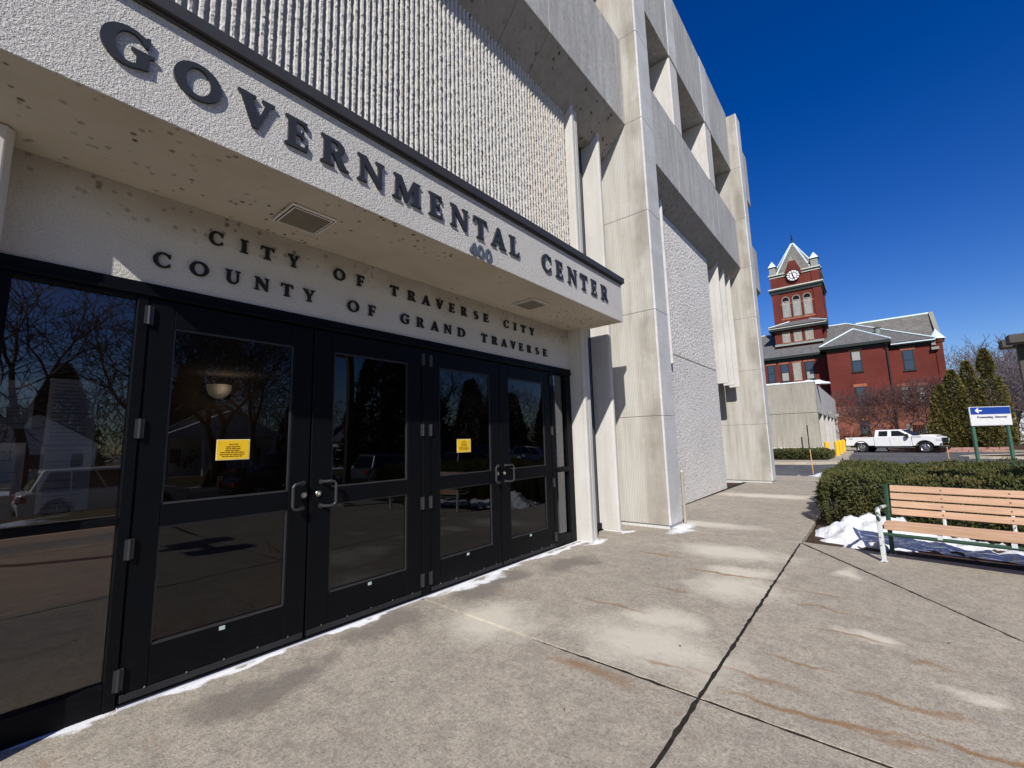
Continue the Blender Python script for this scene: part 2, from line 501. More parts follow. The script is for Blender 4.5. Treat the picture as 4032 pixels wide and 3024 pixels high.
def tinted_glass(name, tint, refl, ior=1.52):
    m = bpy.data.materials.new(name); m.use_nodes = True
    t = m.node_tree
    for n in list(t.nodes): t.nodes.remove(n)
    out = t.nodes.new('ShaderNodeOutputMaterial')
    mix = t.nodes.new('ShaderNodeMixShader'); tr = t.nodes.new('ShaderNodeBsdfTransparent'); gl = t.nodes.new('ShaderNodeBsdfGlossy')
    fr = t.nodes.new('ShaderNodeFresnel'); fr.inputs['IOR'].default_value = ior
    mul = t.nodes.new('ShaderNodeMath'); mul.operation = 'MULTIPLY'; mul.inputs[1].default_value = refl; mul.use_clamp = True
    geo = t.nodes.new('ShaderNodeNewGeometry')
    nz = t.nodes.new('ShaderNodeTexNoise'); nz.inputs['Scale'].default_value = 1.7; nz.inputs['Detail'].default_value = 1
    bp = t.nodes.new('ShaderNodeBump'); bp.inputs['Strength'].default_value = .09; bp.inputs['Distance'].default_value = .02
    t.links.new(geo.outputs['Position'], nz.inputs['Vector']); t.links.new(nz.outputs['Fac'], bp.inputs['Height'])
    t.links.new(bp.outputs[0], gl.inputs['Normal'])
    tr.inputs['Color'].default_value = tuple(tint) + (1,)
    gl.inputs['Color'].default_value = (.92, .95, 1, 1); gl.inputs['Roughness'].default_value = 0.0
    t.links.new(fr.outputs[0], mul.inputs[0]); t.links.new(mul.outputs[0], mix.inputs['Fac'])
    t.links.new(tr.outputs[0], mix.inputs[1]); t.links.new(gl.outputs[0], mix.inputs[2]); t.links.new(mix.outputs[0], out.inputs['Surface'])
    return m
M['clear_glass'] = tinted_glass('side_window_glass', (.45, .43, .41), 2.3)
M['glass'] = tinted_glass('bronze_tinted_glass', (.14, .128, .115), 1.05)
M['window_glass'] = simple('dark_window_glass', (.03, .045, .07), .06, .6, 0, .05)

def brick(name, base, mortar, scale=1.0):
    g = G(name, base, .9, .2)
    p = g.pos(); x, y, z = g.sep(p)
    cb = g.n('ShaderNodeCombineXYZ'); g.put(cb.inputs[0], g.math('ADD', y, x)); g.put(cb.inputs[1], z)
    b = g.n('ShaderNodeTexBrick')
    g.put(b.inputs['Vector'], cb.outputs[0])
    b.inputs['Scale'].default_value = 1.0 / scale
    b.inputs['Brick Width'].default_value = .22; b.inputs['Row Height'].default_value = .075; b.inputs['Mortar Size'].default_value = .006
    b.inputs['Color1'].default_value = tuple(base) + (1,)
    b.inputs['Color2'].default_value = tuple(k * .8 for k in base) + (1,)
    b.inputs['Mortar'].default_value = tuple(mortar) + (1,)
    lo = g.noise(p, .35, 5, .6)
    c = g.mix(g.ramp(lo, [(.35, 0), (.7, .6)]), b.outputs['Color'], tuple(k * .5 for k in base))
    g.set(base=c, normal=g.bump(g.math('SUBTRACT', 1.0, b.outputs['Fac']), .3, .01))
    return g.m
M['brick'] = brick('red_brick', (.15, .030, .022), (.14, .05, .038))
M['red_stone'] = simple('red_sandstone', (.30, .105, .06), .9, .2, 0, .3, 2.5, .5, 6)
M['rock_base'] = simple('rock_faced_sandstone', (.20, .075, .05), .95, .2, 0, .45, 1.6, .9, 3)

def shingles(name, base, row=.22, w=.3):
    g = G(name, base, .9, .2)
    p = g.pos(); x, y, z = g.sep(p)
    cb = g.n('ShaderNodeCombineXYZ'); g.put(cb.inputs[0], g.math('ADD', y, g.math('MULTIPLY', x, .3))); g.put(cb.inputs[1], z)
    b = g.n('ShaderNodeTexBrick'); g.put(b.inputs['Vector'], cb.outputs[0]); b.inputs['Scale'].default_value = 1
    b.inputs['Brick Width'].default_value = w; b.inputs['Row Height'].default_value = row; b.inputs['Mortar Size'].default_value = .02
    b.inputs['Color1'].default_value = tuple(k * 1.25 for k in base) + (1,); b.inputs['Color2'].default_value = tuple(k * .75 for k in base) + (1,)
    b.inputs['Mortar'].default_value = tuple(k * .35 for k in base) + (1,)
    c = g.mix(.35, b.outputs['Color'], g.mix(g.noise(p, 2, 4), tuple(k * .7 for k in base), tuple(k * 1.3 for k in base)))
    g.set(base=c)
    return g.m
M['shingle'] = shingles('grey_shingles', (.145, .14, .135))
M['slate'] = shingles('weathered_slates', (.16, .15, .135), .26, .55)
M['blind'] = simple('dull_window_blind', (.30, .30, .27), .8, .2)
M['verdigris'] = simple('pale_patinated_copper', (.56, .66, .66), .55, .4, 0, .08)
M['green_trim'] = simple('dark_green_trim', (.014, .022, .019), .6, .3)
M['grey_trim'] = simple('grey_stone_trim', (.25, .25, .215), .8, .2)
M['louver'] = simple('pale_louver', (.50, .49, .42), .7, .3)
M['dark_void'] = simple('dark_opening', (.01, .01, .012), .9, .1)

def asphalt():
    g = G('asphalt', (.09, .09, .092), .9, .25)
    p = g.pos()
    lo = g.noise(p, .25, 5, .65, .6); mid = g.noise(g.pos((1, 3, 1)), .8, 4, .6); fi = g.noise(p, 60, 3, .7)
    c = g.mix(g.ramp(lo, [(.35, 0), (.7, 1)]), (.075, .075, .077), (.135, .133, .130))
    c = g.mix(g.math('MULTIPLY', g.ramp(mid, [(.55, 0), (.7, 1)]), .6), c, (.21, .205, .20))
    c = g.mix(g.math('MULTIPLY', g.ramp(fi, [(.35, 1), (.5, 0)]), .4), c, (.05, .05, .05))
    g.set(base=c, normal=g.bump(fi, .4, .006))
    return g.m
M['asphalt'] = asphalt()

def soil(name, a, b, scale=30, bump=.8):
    g = G(name, a, .95, .1)
    p = g.pos()
    n1 = g.noise(p, scale, 4, .7); n2 = g.noise(p, 1.2, 4, .6)
    c = g.mix(g.ramp(n1, [(.35, 0), (.65, 1)]), a, b)
    c = g.mix(g.math('MULTIPLY', g.ramp(n2, [(.4, 0), (.7, 1)]), .4), c, tuple(k * .6 for k in a))
    g.set(base=c, normal=g.bump(n1, bump, .03))
    return g.m
M['mulch'] = soil('bark_mulch', (.045, .03, .022), (.13, .085, .058))
def lawn_mat():
    g = G('winter_lawn', (.12, .10, .06), .95, .1)
    p = g.pos()
    c = g.mix(g.ramp(g.noise(p, 9, 4, .7), [(.3, 0), (.7, 1)]), (.075, .07, .032), (.16, .125, .07))
    sn = g.ramp(g.noise(p, .09, 6, .62, .4), [(.53, 0), (.56, 1)])
    c = g.mix(sn, c, (.80, .82, .86))
    g.set(base=c, normal=g.bump(g.noise(p, 20, 4), .6, .05))
    return g.m
M['lawn'] = lawn_mat()
def snow_mat():
    g = G('old_snow', (.72, .73, .76), .6, .3)
    p = g.pos()
    d = g.ramp(g.noise(p, 6, 5, .75), [(.48, 0), (.72, 1)])
    d2 = g.ramp(g.noise(p, 45, 3, .7), [(.64, 0), (.72, 1)])
    c = g.mix(g.math('MULTIPLY', d, .6), (.74, .755, .785), (.44, .385, .33))
    c = g.mix(g.math('MULTIPLY', d2, .5), c, (.16, .12, .09))
    g.set(base=c, normal=g.bump(g.noise(p, 16, 4, .65), .7, .04))
    g.b.inputs['Subsurface Weight'].default_value = .15
    g.b.inputs['Subsurface Radius'].default_value = (.02, .025, .03)
    return g.m
M['snow'] = snow_mat()

def leaf(name, a, b, c3):
    g = G(name, a, .65, .25)
    p = g.pos()
    n1 = g.noise(p, 3.0, 4, .6); n2 = g.noise(p, 38, 2, .6)
    c = g.mix(g.ramp(n2, [(.3, 0), (.7, 1)]), a, b)
    c = g.mix(g.math('MULTIPLY', g.ramp(n1, [(.5, 0), (.72, 1)]), .6), c, c3)
    g.set(base=c)
    return g.m
M['yew'] = leaf('yew_needles', (.032, .042, .012), (.098, .105, .028), (.15, .10, .035))
M['arbor'] = leaf('arborvitae_foliage', (.075, .075, .018), (.155, .13, .036), (.16, .11, .036))
M['spruce'] = leaf('spruce_foliage', (.012, .022, .012), (.028, .042, .022), (.03, .04, .02))
M['twig'] = simple('bare_twigs', (.085, .065, .06), .9, .1, 0, .3, 2)
M['bark'] = simple('bark', (.10, .082, .068), .95, .1, 0, .3, 5, .8, 20)
M['red_twig'] = simple('reddish_twigs', (.115, .068, .062), .9, .1, 0, .3, 2)
M['grey_twig'] = simple('greyish_distant_twigs', (.145, .12, .125), .9, .1, 0, .3, 2)

M['joint'] = simple('dark_joint_grit', (.028, .024, .020), .95, .1, 0, .5, 30, .8, 60)
M['wood'] = None
def wood(name, a, b):
    g = G(name, a, .5, .35)
    p = g.local((1.2, 22, 22))
    n1 = g.noise(p, 3, 5, .6, .4); n2 = g.noise(g.local(), 3, 3)
    c = g.mix(g.ramp(n1, [(.3, 0), (.7, 1)]), a, b)
    c = g.mix(g.math('MULTIPLY', g.ramp(n2, [(.45, 0), (.7, 1)]), .4), c, tuple(min(1, k * 1.2) for k in b))
    g.set(base=c, normal=g.bump(n1, .15, .003))
    return g.m
M['wood'] = wood('oiled_bench_slats', (.42, .25, .155), (.56, .37, .25))
M['brown_wood'] = wood('interior_wood', (.28, .14, .06), (.40, .21, .095))
def chipped(name, base, under, amt):
    g = G(name, base, .5, .4)
    p = g.local()
    n1 = g.noise(p, 13, 5, .7, .3)
    g.set(base=g.mix(g.ramp(n1, [(amt, 0), (amt + .03, 1)]), under, base))
    return g.m
M['bench_green'] = simple('bench_green_paint', (.022, .06, .038), .45, .4)
M['bench_chipped'] = chipped('chipped_green_paint', (.022, .06, .038), (.55, .58, .57), .565)
M['post_green'] = simple('sign_post_green', (.055, .125, .085), .6, .3)
M['sign_blue'] = simple('sign_blue', (.012, .05, .27), .45, .4, 0, .05)
M['sign_white'] = simple('sign_white', (.62, .62, .60), .6, .3, 0, .08)
M['sign_edge'] = simple('sign_pale_edge', (.75, .75, .70), .6, .3)
M['navy'] = simple('navy_lettering', (.05, .055, .12), .6, .3)
M['white_paint'] = simple('white_paint', (.8, .8, .8), .5, .3, 0, .02)
M['yellow'] = simple('bollard_yellow', (.75, .43, .02), .5, .35, 0, .1)
M['notice_yellow'] = simple('notice_yellow', (.80, .50, .015), .6, .3, 0, .06)
M['notice_edge'] = simple('laminate_edge', (.75, .66, .38), .4, .4)
M['ink'] = simple('brown_ink', (.10, .035, .01), .8, .1)
M['paper'] = simple('office_paper', (.50, .51, .56), .8, .2, 0, .04)
M['print'] = simple('grey_print', (.19, .19, .22), .8, .1)
M['stake'] = simple('orange_stake', (.65, .36, .14), .7, .3)
M['bronze_metal'] = simple('bronze_painted_metal', (.062, .054, .044), .6, .3)
M['tyre'] = simple('tyre_rubber', (.018, .018, .019), .85, .2)
M['alloy'] = simple('alloy_wheel', (.55, .55, .56), .25, .5, .9)
M['car_white'] = simple('white_car_paint', (.80, .80, .80), .35, .5, 0, .02, 3, coat=.6)
M['car_silver'] = simple('champagne_car_paint', (.80, .76, .67), .3, .5, .0, .04, 3, coat=.6)
M['car_grey'] = simple('grey_car_paint', (.14, .15, .16), .3, .5, .4, .04, 3, coat=.6)
M['car_black'] = simple('black_car_paint', (.015, .016, .018), .25, .5, .2, .04, 3, coat=.8)
M['car_blue'] = simple('dark_blue_car_paint', (.03, .045, .09), .3, .5, .3, .04, 3, coat=.7)
M['car_glass'] = simple('car_window_glass', (.012, .014, .016), .05, .6, 0, .05)
M['black_plastic'] = simple('black_plastic', (.02, .02, .021), .6, .3)
M['red_lamp'] = simple('tail_lamp_red', (.35, .015, .012), .25, .5)
M['clear_lamp'] = simple('clear_lamp', (.55, .57, .6), .12, .6)
M['amber'] = simple('amber_lamp', (.55, .17, .02), .3, .5)
M['siding'] = simple('white_siding', (.72, .72, .70), .8, .2)
M['house_roof'] = simple('grey_house_roof', (.16, .15, .15), .9, .2)
M['tan_siding'] = simple('tan_siding', (.40, .34, .26), .8, .2)
M['pink_wall'] = simple('pinkish_block_wall', (.36, .205, .16), .9, .2, 0, .2, 3, .4, 15)
M['interior_floor'] = simple('brown_floor_tile', (.10, .075, .055), .5, .3, 0, .2, 3)
M['interior_wall'] = simple('interior_wall', (.24, .20, .18), .9, .2)
M['interior_ceiling'] = simple('interior_ceiling', (.34, .32, .31), .9, .2)
M['mat'] = simple('ribbed_mat', (.20, .15, .10), .95, .1)
# ------------------------------------------------------------------ the setting: ground, road, walks
def zs(x):
    """the walk falls very gently towards the driveway"""
    return -.0085 * min(max(0.0, x - 8.0), 12.0)

def sheet(name, poly, z, material, zf=None, step=None):
    """flat sheet from a polygon (list of x, y)"""
    me = bpy.data.meshes.new(name)
    me.from_pydata([(x, y, zf(x) + z if zf else z) for x, y in poly], [], [tuple(range(len(poly)))])
    me.update()
    if me.polygons and me.polygons[0].normal.z < 0:
        me.flip_normals()
    return obj(name, me, material, kind='structure')

sheet('ground', [(-400, -400), (500, -400), (500, 400), (-400, 400)], -.82, M['lawn'])
sheet('street', [(-150, -28), (60, -28), (60, -15.5), (-150, -15.5)], -.76, M['asphalt'])
_b = bpy.data.meshes.new('grass_bank')
_b.from_pydata([(-150, -10.15, -.06), (-150, -15.5, -.755), (60, -15.5, -.755), (60, -14.05, -.15), (20.05, -14.05, -.15), (20.05, -10.15, -.15)], [], [(0, 1, 2, 3, 4, 5)])
obj('grass_bank', _b, M['lawn'], kind='structure')
sheet('driveway', [(20.1, -14), (46, -14), (46, 18), (20.1, 18)], -.146, M['asphalt'])
sheet('parking_lot', [(46, -4.3), (66, -4.3), (66, -1.0), (46, -1.0)], -.142, M['asphalt'])
sheet('mulch_bed', [(7.265, -2.625), (19.6, -2.625), (19.6, -9.6), (7.0, -9.6), (6.94, -4.55)], -.035, M['mulch'], zs)
sheet('planting_recess', [(13.53, -.14), (16.34, -.14), (16.34, .54), (13.53, .54)], -.035, M['mulch'], zs)
sheet('slab_bed', [(-9, .06), (20.1, .06), (20.1, -10.2), (-9, -10.2)], -.07, M['mulch'], lambda x: zs(x))

def slab(parent, poly, gap=.0065, rough=.0045, name='paving_slab', material=None, top=0.0, depth=.06):
    """one concrete slab: straight sides with a slightly crumbled edge"""
    c = Vector((sum(p[0] for p in poly) / len(poly), sum(p[1] for p in poly) / len(poly)))
    # inset by the half joint
    n = len(poly); ins = []
    a2 = sum(poly[i][0] * poly[(i + 1) % n][1] - poly[(i + 1) % n][0] * poly[i][1] for i in range(n))
    if a2 < 0:
        poly = poly[::-1]
    for i in range(n):
        p0, p1, p2 = Vector(poly[i - 1]), Vector(poly[i]), Vector(poly[(i + 1) % n])
        d1 = (p1 - p0).normalized(); d2 = (p2 - p1).normalized()
        n1 = Vector((-d1.y, d1.x)); n2 = Vector((-d2.y, d2.x))
        bis = (n1 + n2)
        bis = bis / max(.2, bis.dot(n1))
        ins.append(p1 + bis * gap)
    out = []
    for i in range(n):
        a, b = ins[i], ins[(i + 1) % n]
        L = (b - a).length
        k = max(1, min(90, int(L / .055)))
        d = (b - a).normalized(); nn = Vector((-d.y, d.x))
        near = min((a - Vector((0, -3.5))).length, (b - Vector((0, -3.5))).length) < 11
        for j in range(k):
            t = j / k
            p = a.lerp(b, t)
            if j and near:
                p = p + nn * (abs(random.gauss(0, 1)) * rough)
            out.append((p.x, p.y))
    m = len(out)
    vs = [(x, y, zs(x) + top) for x, y in out] + [(x + (x - c.x) * -.0005, y, zs(x) + top - depth) for x, y in out]
    fs = [tuple(range(m))] + [(i, m + i, m + (i + 1) % m, (i + 1) % m) for i in range(m)]
    me = bpy.data.meshes.new(name)
    me.from_pydata(vs, [], fs)
    me.update()
    o = obj(name, me, material or M['paving'], parent, bevel=.002)
    return o

walk = bpy.data.objects.new('plaza_paving', None)
COL.objects.link(walk)
walk['kind'] = 'structure'
YJ = -2.59                       # the wide joint along the building
XJ = lambda y: 2.80 + .046 * (y + .27)
for x0, x1 in ((-9, -5.0), (-5.0, -1.6)):
    slab(walk, [(x0, .055), (x1, .055), (x1, YJ), (x0, YJ)])
slab(walk, [(-1.6, .055), (XJ(.055), .055), (XJ(YJ), YJ), (-1.6, YJ)], gap=.0095)
slab(walk, [(XJ(.055), .055), (7.17, .055), (7.17, YJ), (XJ(YJ), YJ)], gap=.0095)
for x0, x1 in ((7.17, 9.87), (9.87, 12.2), (12.2, 14.6), (14.6, 17.75)):
    slab(walk, [(x0, .055 if x1 < 13 else -.13), (x1, .055 if x1 < 13 else -.13), (x1, -2.605), (x0, -2.605)], gap=.005)
for x0, x1 in ((-9, -5.0), (-5.0, -1.6)):
    for y0, y1 in ((YJ, -6.2), (-6.2, -10.1)):
        slab(walk, [(x0, y0), (x1, y0), (x1, y1), (x0, y1)])
slab(walk, [(-1.6, YJ), (XJ(YJ), YJ), (XJ(-6.2), -6.2), (-1.6, -6.2)], gap=.0095)
slab(walk, [(-1.6, -6.2), (XJ(-6.2), -6.2), (2.55, -10.1), (-1.6, -10.1)], gap=.0075)
# right of the cross joint, cut by the thin diagonal joint from the corner of the bed
slab(walk, [(XJ(YJ), YJ), (7.17, YJ), (4.68, -4.15), (XJ(-5.3), -5.3)], gap=.0075)
slab(walk, [(7.19, -2.60), (7.25, -2.63), (6.93, -4.55), (6.94, -10.1), (2.55, -10.1), (XJ(-5.3), -5.3), (4.68, -4.15)], gap=.006, rough=.003)
sheet('joint_filler', [(-9, .05), (17.7, .05), (17.7, -2.60), (7.2, -2.60), (7.2, -10.1), (-9, -10.1)], -.0045, M['joint'], zs)

# pale apron and kerbs by the driveway
ap = MB()
ap.prism([(17.76, zs(17.76) - .2), (17.76, zs(17.76) + .002), (20.0, zs(20) - .012), (20.12, -.145), (20.12, -.3)], 'y', -2.62, 6.0)
obj('driveway_apron', ap, M['kerb'], kind='structure', bevel=.01)
def kerb(name, pts, w=.18, h=.13, z=-.146):
    mb = MB(); n = len(pts); L = []; R_ = []
    for i in range(n):
        a = Vector(pts[max(i - 1, 0)]); b = Vector(pts[min(i + 1, n - 1)])
        d = (b - a).normalized(); nn = Vector((-d.y, d.x)); p = Vector(pts[i])
        L.append(p + nn * w / 2); R_.append(p - nn * w / 2)
    vs = []
    for a, b in zip(L, R_):
        vs += [(a.x, a.y, z - .1), (a.x, a.y, z + h), (b.x, b.y, z + h), (b.x, b.y, z - .1)]
    fs = []
    for i in range(n - 1):
        for j in range(3):
            fs.append((i * 4 + j, i * 4 + j + 1, (i + 1) * 4 + j + 1, (i + 1) * 4 + j))
    fs += [(0, 3, 2, 1), ((n - 1) * 4, (n - 1) * 4 + 1, (n - 1) * 4 + 2, (n - 1) * 4 + 3)]
    mb.add(vs, fs)
    return obj(name, mb, M['kerb'], kind='structure', bevel=.015)
isl = [(27.9, 14)] + [(27.9, 6), (27.85, .8), (28.1, -.9), (28.9, -1.75), (29.8, -2.1), (31, -2.2), (34.5, -2.0), (37.5, -1.95), (62, -1.95)]
kerb('island_kerb', isl, .3)
sheet('island', [(28.0, 14), (28.0, .8), (28.3, -.8), (29.0, -1.6), (29.9, -1.95), (34.5, -1.9), (62, -1.85), (62, 14)], -.045, M['kerb'])
sheet('island_mulch', [(30.9, 5), (30.9, -1.35), (35.0, -1.5), (35.4, 5)], -.035, M['mulch'])
bed2 = [(35.0, -10.4), (35.2, -8.4), (35.5, -7.6), (36.0, -7.3), (36.8, -7.5), (37.9, -8.3), (38.8, -9.3), (39.4, -10.4)]
kerb('far_bed_kerb', bed2, .3)
sheet('far_bed', [(35.15, -10.4), (35.35, -8.4), (35.6, -7.7), (36.0, -7.45), (36.7, -7.65), (37.8, -8.4), (38.7, -9.4), (39.3, -10.4)], -.05, M['mulch'])
kerb('courthouse_kerb', [(46.0, -4.3), (46.0, -10.5), (43.5, -14.5)], .2)
sheet('courthouse_bank', [(46.1, -4.4), (46.1, -10.5), (43.6, -14.5), (43.6, -40), (130, -40), (130, -4.4)], -.05, M['mulch'])
# ------------------------------------------------------------------ bold serif capitals, drawn as outlines one unit high
def _stroke(pts, ws):
    L, Rr = [], []
    for i, p in enumerate(pts):
        a = Vector(pts[max(i - 1, 0)]); b = Vector(pts[min(i + 1, len(pts) - 1)])
        d = (b - a).normalized(); nn = Vector((-d.y, d.x))
        L.append(tuple(Vector(p) + nn * ws[i] / 2)); Rr.append(tuple(Vector(p) - nn * ws[i] / 2))
    return L + Rr[::-1]
def _S():
    pts = arc(.36, .745, .22, .19, 28, 90, 4)[:-1] + arc(.36, .745, .22, .19, 90, 250, 9) + arc(.36, .26, .235, .20, 62, -90, 9) + arc(.36, .26, .235, .20, -95, -152, 4)
    n = len(pts)
    ws = [.10 + .15 * math.exp(-((i / (n - 1) - .5) / .2) ** 2) + (.06 if i in (0, n - 1) else 0) for i in range(n)]
    return [_stroke(pts, ws)]
GLYPH = {
 'I': [[(0, 0), (.44, 0), (.44, .06), (.34, .13), (.34, .87), (.44, .94), (.44, 1), (0, 1), (0, .94), (.1, .87), (.1, .13), (0, .06)]],
 'E': [[(0, 0), (.72, 0), (.76, .27), (.70, .27), (.62, .12), (.34, .12), (.34, .45), (.50, .45), (.54, .36), (.60, .36), (.60, .65), (.54, .65), (.50, .57), (.34, .57), (.34, .88), (.58, .88), (.65, .75), (.71, .75), (.69, 1), (0, 1), (0, .94), (.10, .87), (.10, .13), (0, .06)]],
 'F': [[(0, 0), (.46, 0), (.46, .06), (.34, .13), (.34, .43), (.50, .43), (.54, .34), (.60, .34), (.60, .63), (.54, .63), (.50, .55), (.34, .55), (.34, .88), (.58, .88), (.65, .74), (.71, .74), (.69, 1), (0, 1), (0, .94), (.10, .87), (.10, .13), (0, .06)]],
 'L': [[(0, 0), (.70, 0), (.74, .29), (.67, .29), (.59, .12), (.34, .12), (.34, .87), (.45, .94), (.45, 1), (0, 1), (0, .94), (.1, .87), (.1, .13), (0, .06)]],
 'T': [[(.21, 0), (.65, 0), (.65, .06), (.55, .13), (.55, .88), (.70, .88), (.79, .72), (.86, .72), (.83, 1), (.03, 1), (0, .72), (.07, .72), (.16, .88), (.31, .88), (.31, .13), (.21, .06)]],
 'N': [[(0, 0), (.34, 0), (.34, .06), (.24, .12), (.24, .68), (.76, 0), (.90, 0), (.90, .88), (1, .94), (1, 1), (.66, 1), (.66, .94), (.76, .88), (.76, .36), (.31, 1), (0, 1), (0, .94), (.10, .88), (.10, .12), (0, .06)]],
 'M': [[(0, 0), (.36, 0), (.36, .06), (.25, .12), (.28, .64), (.55, 0), (.66, 0), (.93, .66), (.92, .12), (.83, .06), (.83, 0), (1.30, 0), (1.30, .06), (1.19, .12), (1.16, .88), (1.26, .94), (1.26, 1), (.92, 1), (.65, .38), (.38, 1), (.04, 1), (.04, .94), (.13, .88), (.10, .12), (0, .06)]],
 'V': [[(.42, 0), (.58, 0), (.90, .88), (1, .94), (1, 1), (.64, 1), (.64, .94), (.75, .88), (.58, .36), (.38, .88), (.48, .94), (.48, 1), (0, 1), (0, .94), (.09, .88)]],
 'A': [[(0, 0), (.34, 0), (.34, .06), (.24, .12), (.28, .24), (.60, .24), (.65, .12), (.55, .06), (.55, 0), (1.02, 0), (1.02, .06), (.92, .12), (.59, 1), (.42, 1), (.1, .12), (0, .06)], [(.33, .36), (.44, .69), (.55, .36)]],
 'Y': [[(.27, 0), (.73, 0), (.73, .06), (.62, .13), (.62, .42), (.86, .88), (.97, .94), (.97, 1), (.62, 1), (.62, .94), (.71, .88), (.54, .55), (.37, .88), (.46, .94), (.46, 1), (0, 1), (0, .94), (.09, .88), (.38, .42), (.38, .13), (.27, .06)]],
 'U': [[(0, 1), (0, .94), (.10, .88), (.10, .36)] + arc(.47, .36, .37, .38, 180, 360, 14)[1:] + [(.84, .88), (.94, .94), (.94, 1), (.60, 1), (.60, .94), (.70, .88), (.70, .37)] + arc(.52, .37, .18, .25, 360, 180, 10)[1:] + [(.34, .88), (.44, .94), (.44, 1)]],
 'O': [arc(.54, .5, .54, .52, 0, 360, 30)[:-1], arc(.54, .5, .28, .39, 0, 360, 24)[:-1]],
 'C': [[(.88, .66), (.90, .97), (.85, .97), (.80, .92)] + arc(.50, .5, .50, .52, 62, 300, 22) + [(.84, .10), (.90, .10), (.88, .32), (.82, .32)] + arc(.54, .5, .28, .40, 310, 52, 18) + [(.81, .66)]],
 'G': [[(.88, .68), (.90, .97), (.85, .97), (.80, .92)] + arc(.50, .5, .50, .52, 62, 298, 22) + [(.90, .09), (.90, .42), (1, .47), (1, .53), (.56, .53), (.56, .47), (.66, .42), (.66, .14)] + arc(.54, .5, .28, .40, 292, 52, 17) + [(.81, .68)]],
 'D': [[(0, 0), (.47, 0)] + arc(.47, .5, .50, .5, -90, 90, 18)[1:] + [(0, 1), (0, .94), (.1, .87), (.1, .13), (0, .06)], [(.34, .12)] + arc(.44, .5, .27, .38, -90, 90, 14) + [(.34, .88)]],
 'R': [[(0, 0), (.46, 0), (.46, .06), (.34, .13), (.34, .44), (.42, .44), (.66, 0), (1, 0), (1, .06), (.90, .10), (.66, .49)] + arc(.48, .73, .36, .27, -55, 90, 11) + [(0, 1), (0, .94), (.1, .87), (.1, .13), (0, .06)], [(.34, .56)] + arc(.46, .72, .14, .16, -90, 90, 9) + [(.34, .88)]],
 'S': _S(),
 '0': [arc(.34, .5, .36, .52, 0, 360, 26)[:-1], arc(.34, .5, .13, .32, 0, 360, 20)[:-1]],
 '4': [[(.36, 0), (.62, 0), (.62, .2), (.74, .2), (.74, .38), (.62, .38), (.62, 1), (.42, 1), (0, .38), (0, .2), (.36, .2)], [(.36, .38), (.20, .38), (.36, .63)]],
}
_gcache = {}
def glyph_mesh(ch, thick, bev=.0):
    """solid letter one unit high, standing in XZ, its face at y = -thick"""
    key = (ch, round(thick, 4))
    if key in _gcache:
        return _gcache[key]
    cu = bpy.data.curves.new('letter', 'CURVE')
    cu.dimensions = '2D'; cu.fill_mode = 'BOTH'; cu.extrude = thick / 2
    for cont in GLYPH[ch]:
        sp = cu.splines.new('POLY')
        sp.points.add(len(cont) - 1)
        for p, (x, y) in zip(sp.points, cont):
            p.co = (x, y, 0, 1)
        sp.use_cyclic_u = True
    tmp = bpy.data.objects.new('tmp', cu)
    COL.objects.link(tmp)
    dg = bpy.context.evaluated_depsgraph_get()
    me = bpy.data.meshes.new_from_object(tmp.evaluated_get(dg))
    bpy.data.objects.remove(tmp); bpy.data.curves.remove(cu)
    me.transform(Matrix(((1, 0, 0, 0), (0, 0, 1, -thick / 2), (0, 1, 0, 0), (0, 0, 0, 1))))
    if sum(p.normal.y * p.area for p in me.polygons if abs(p.normal.y) > .9 and me.vertices[p.vertices[0]].co.y < -thick * .9) > 0:
        me.flip_normals()
    me.name = 'letter'
    _gcache[key] = me
    return me
def glyph_width(ch):
    return max(p[0] for p in GLYPH[ch][0]) - min(0, min(p[0] for p in GLYPH[ch][0]))
def put_letter(ch, x, w, z0, h, y, thick, parent, material, name='letter'):
    me = glyph_mesh(ch, thick / h)
    if not me.materials:
        me.materials.append(material)
    if me.materials[0] != material:
        me = me.copy(); me.materials.clear(); me.materials.append(material)
    o = obj(name, me, None, parent, loc=(x, y, z0))
    o.scale = (w / glyph_width(ch), h, h)
    return o

def text_mesh(txt, size, thick=.001, align='CENTER', bold=0.0, spacing=1.0):
    cu = bpy.data.curves.new('text', 'FONT')
    cu.body = txt; cu.size = size; cu.align_x = align; cu.align_y = 'CENTER'; cu.extrude = thick / 2; cu.offset = bold
    cu.space_character = spacing
    cu.resolution_u = 3
    tmp = bpy.data.objects.new('tmp', cu)
    COL.objects.link(tmp)
    dg = bpy.context.evaluated_depsgraph_get()
    me = bpy.data.meshes.new_from_object(tmp.evaluated_get(dg))
    bpy.data.objects.remove(tmp); bpy.data.curves.remove(cu)
    me.name = 'lettering'
    return me
FACE_Y = Matrix(((1, 0, 0, 0), (0, 0, -1, 0), (0, 1, 0, 0), (0, 0, 0, 1)))     # text plane XY -> XZ, facing -Y (the viewer)
# ------------------------------------------------------------------ the government building
GB = thing('government_building', 'pale concrete office building with ribbed wall, dark glass doors and raised entrance lettering', 'building')
J = [0.0, 1.82, 3.635, 5.44, 7.23, 9.0, 10.9, 12.98]

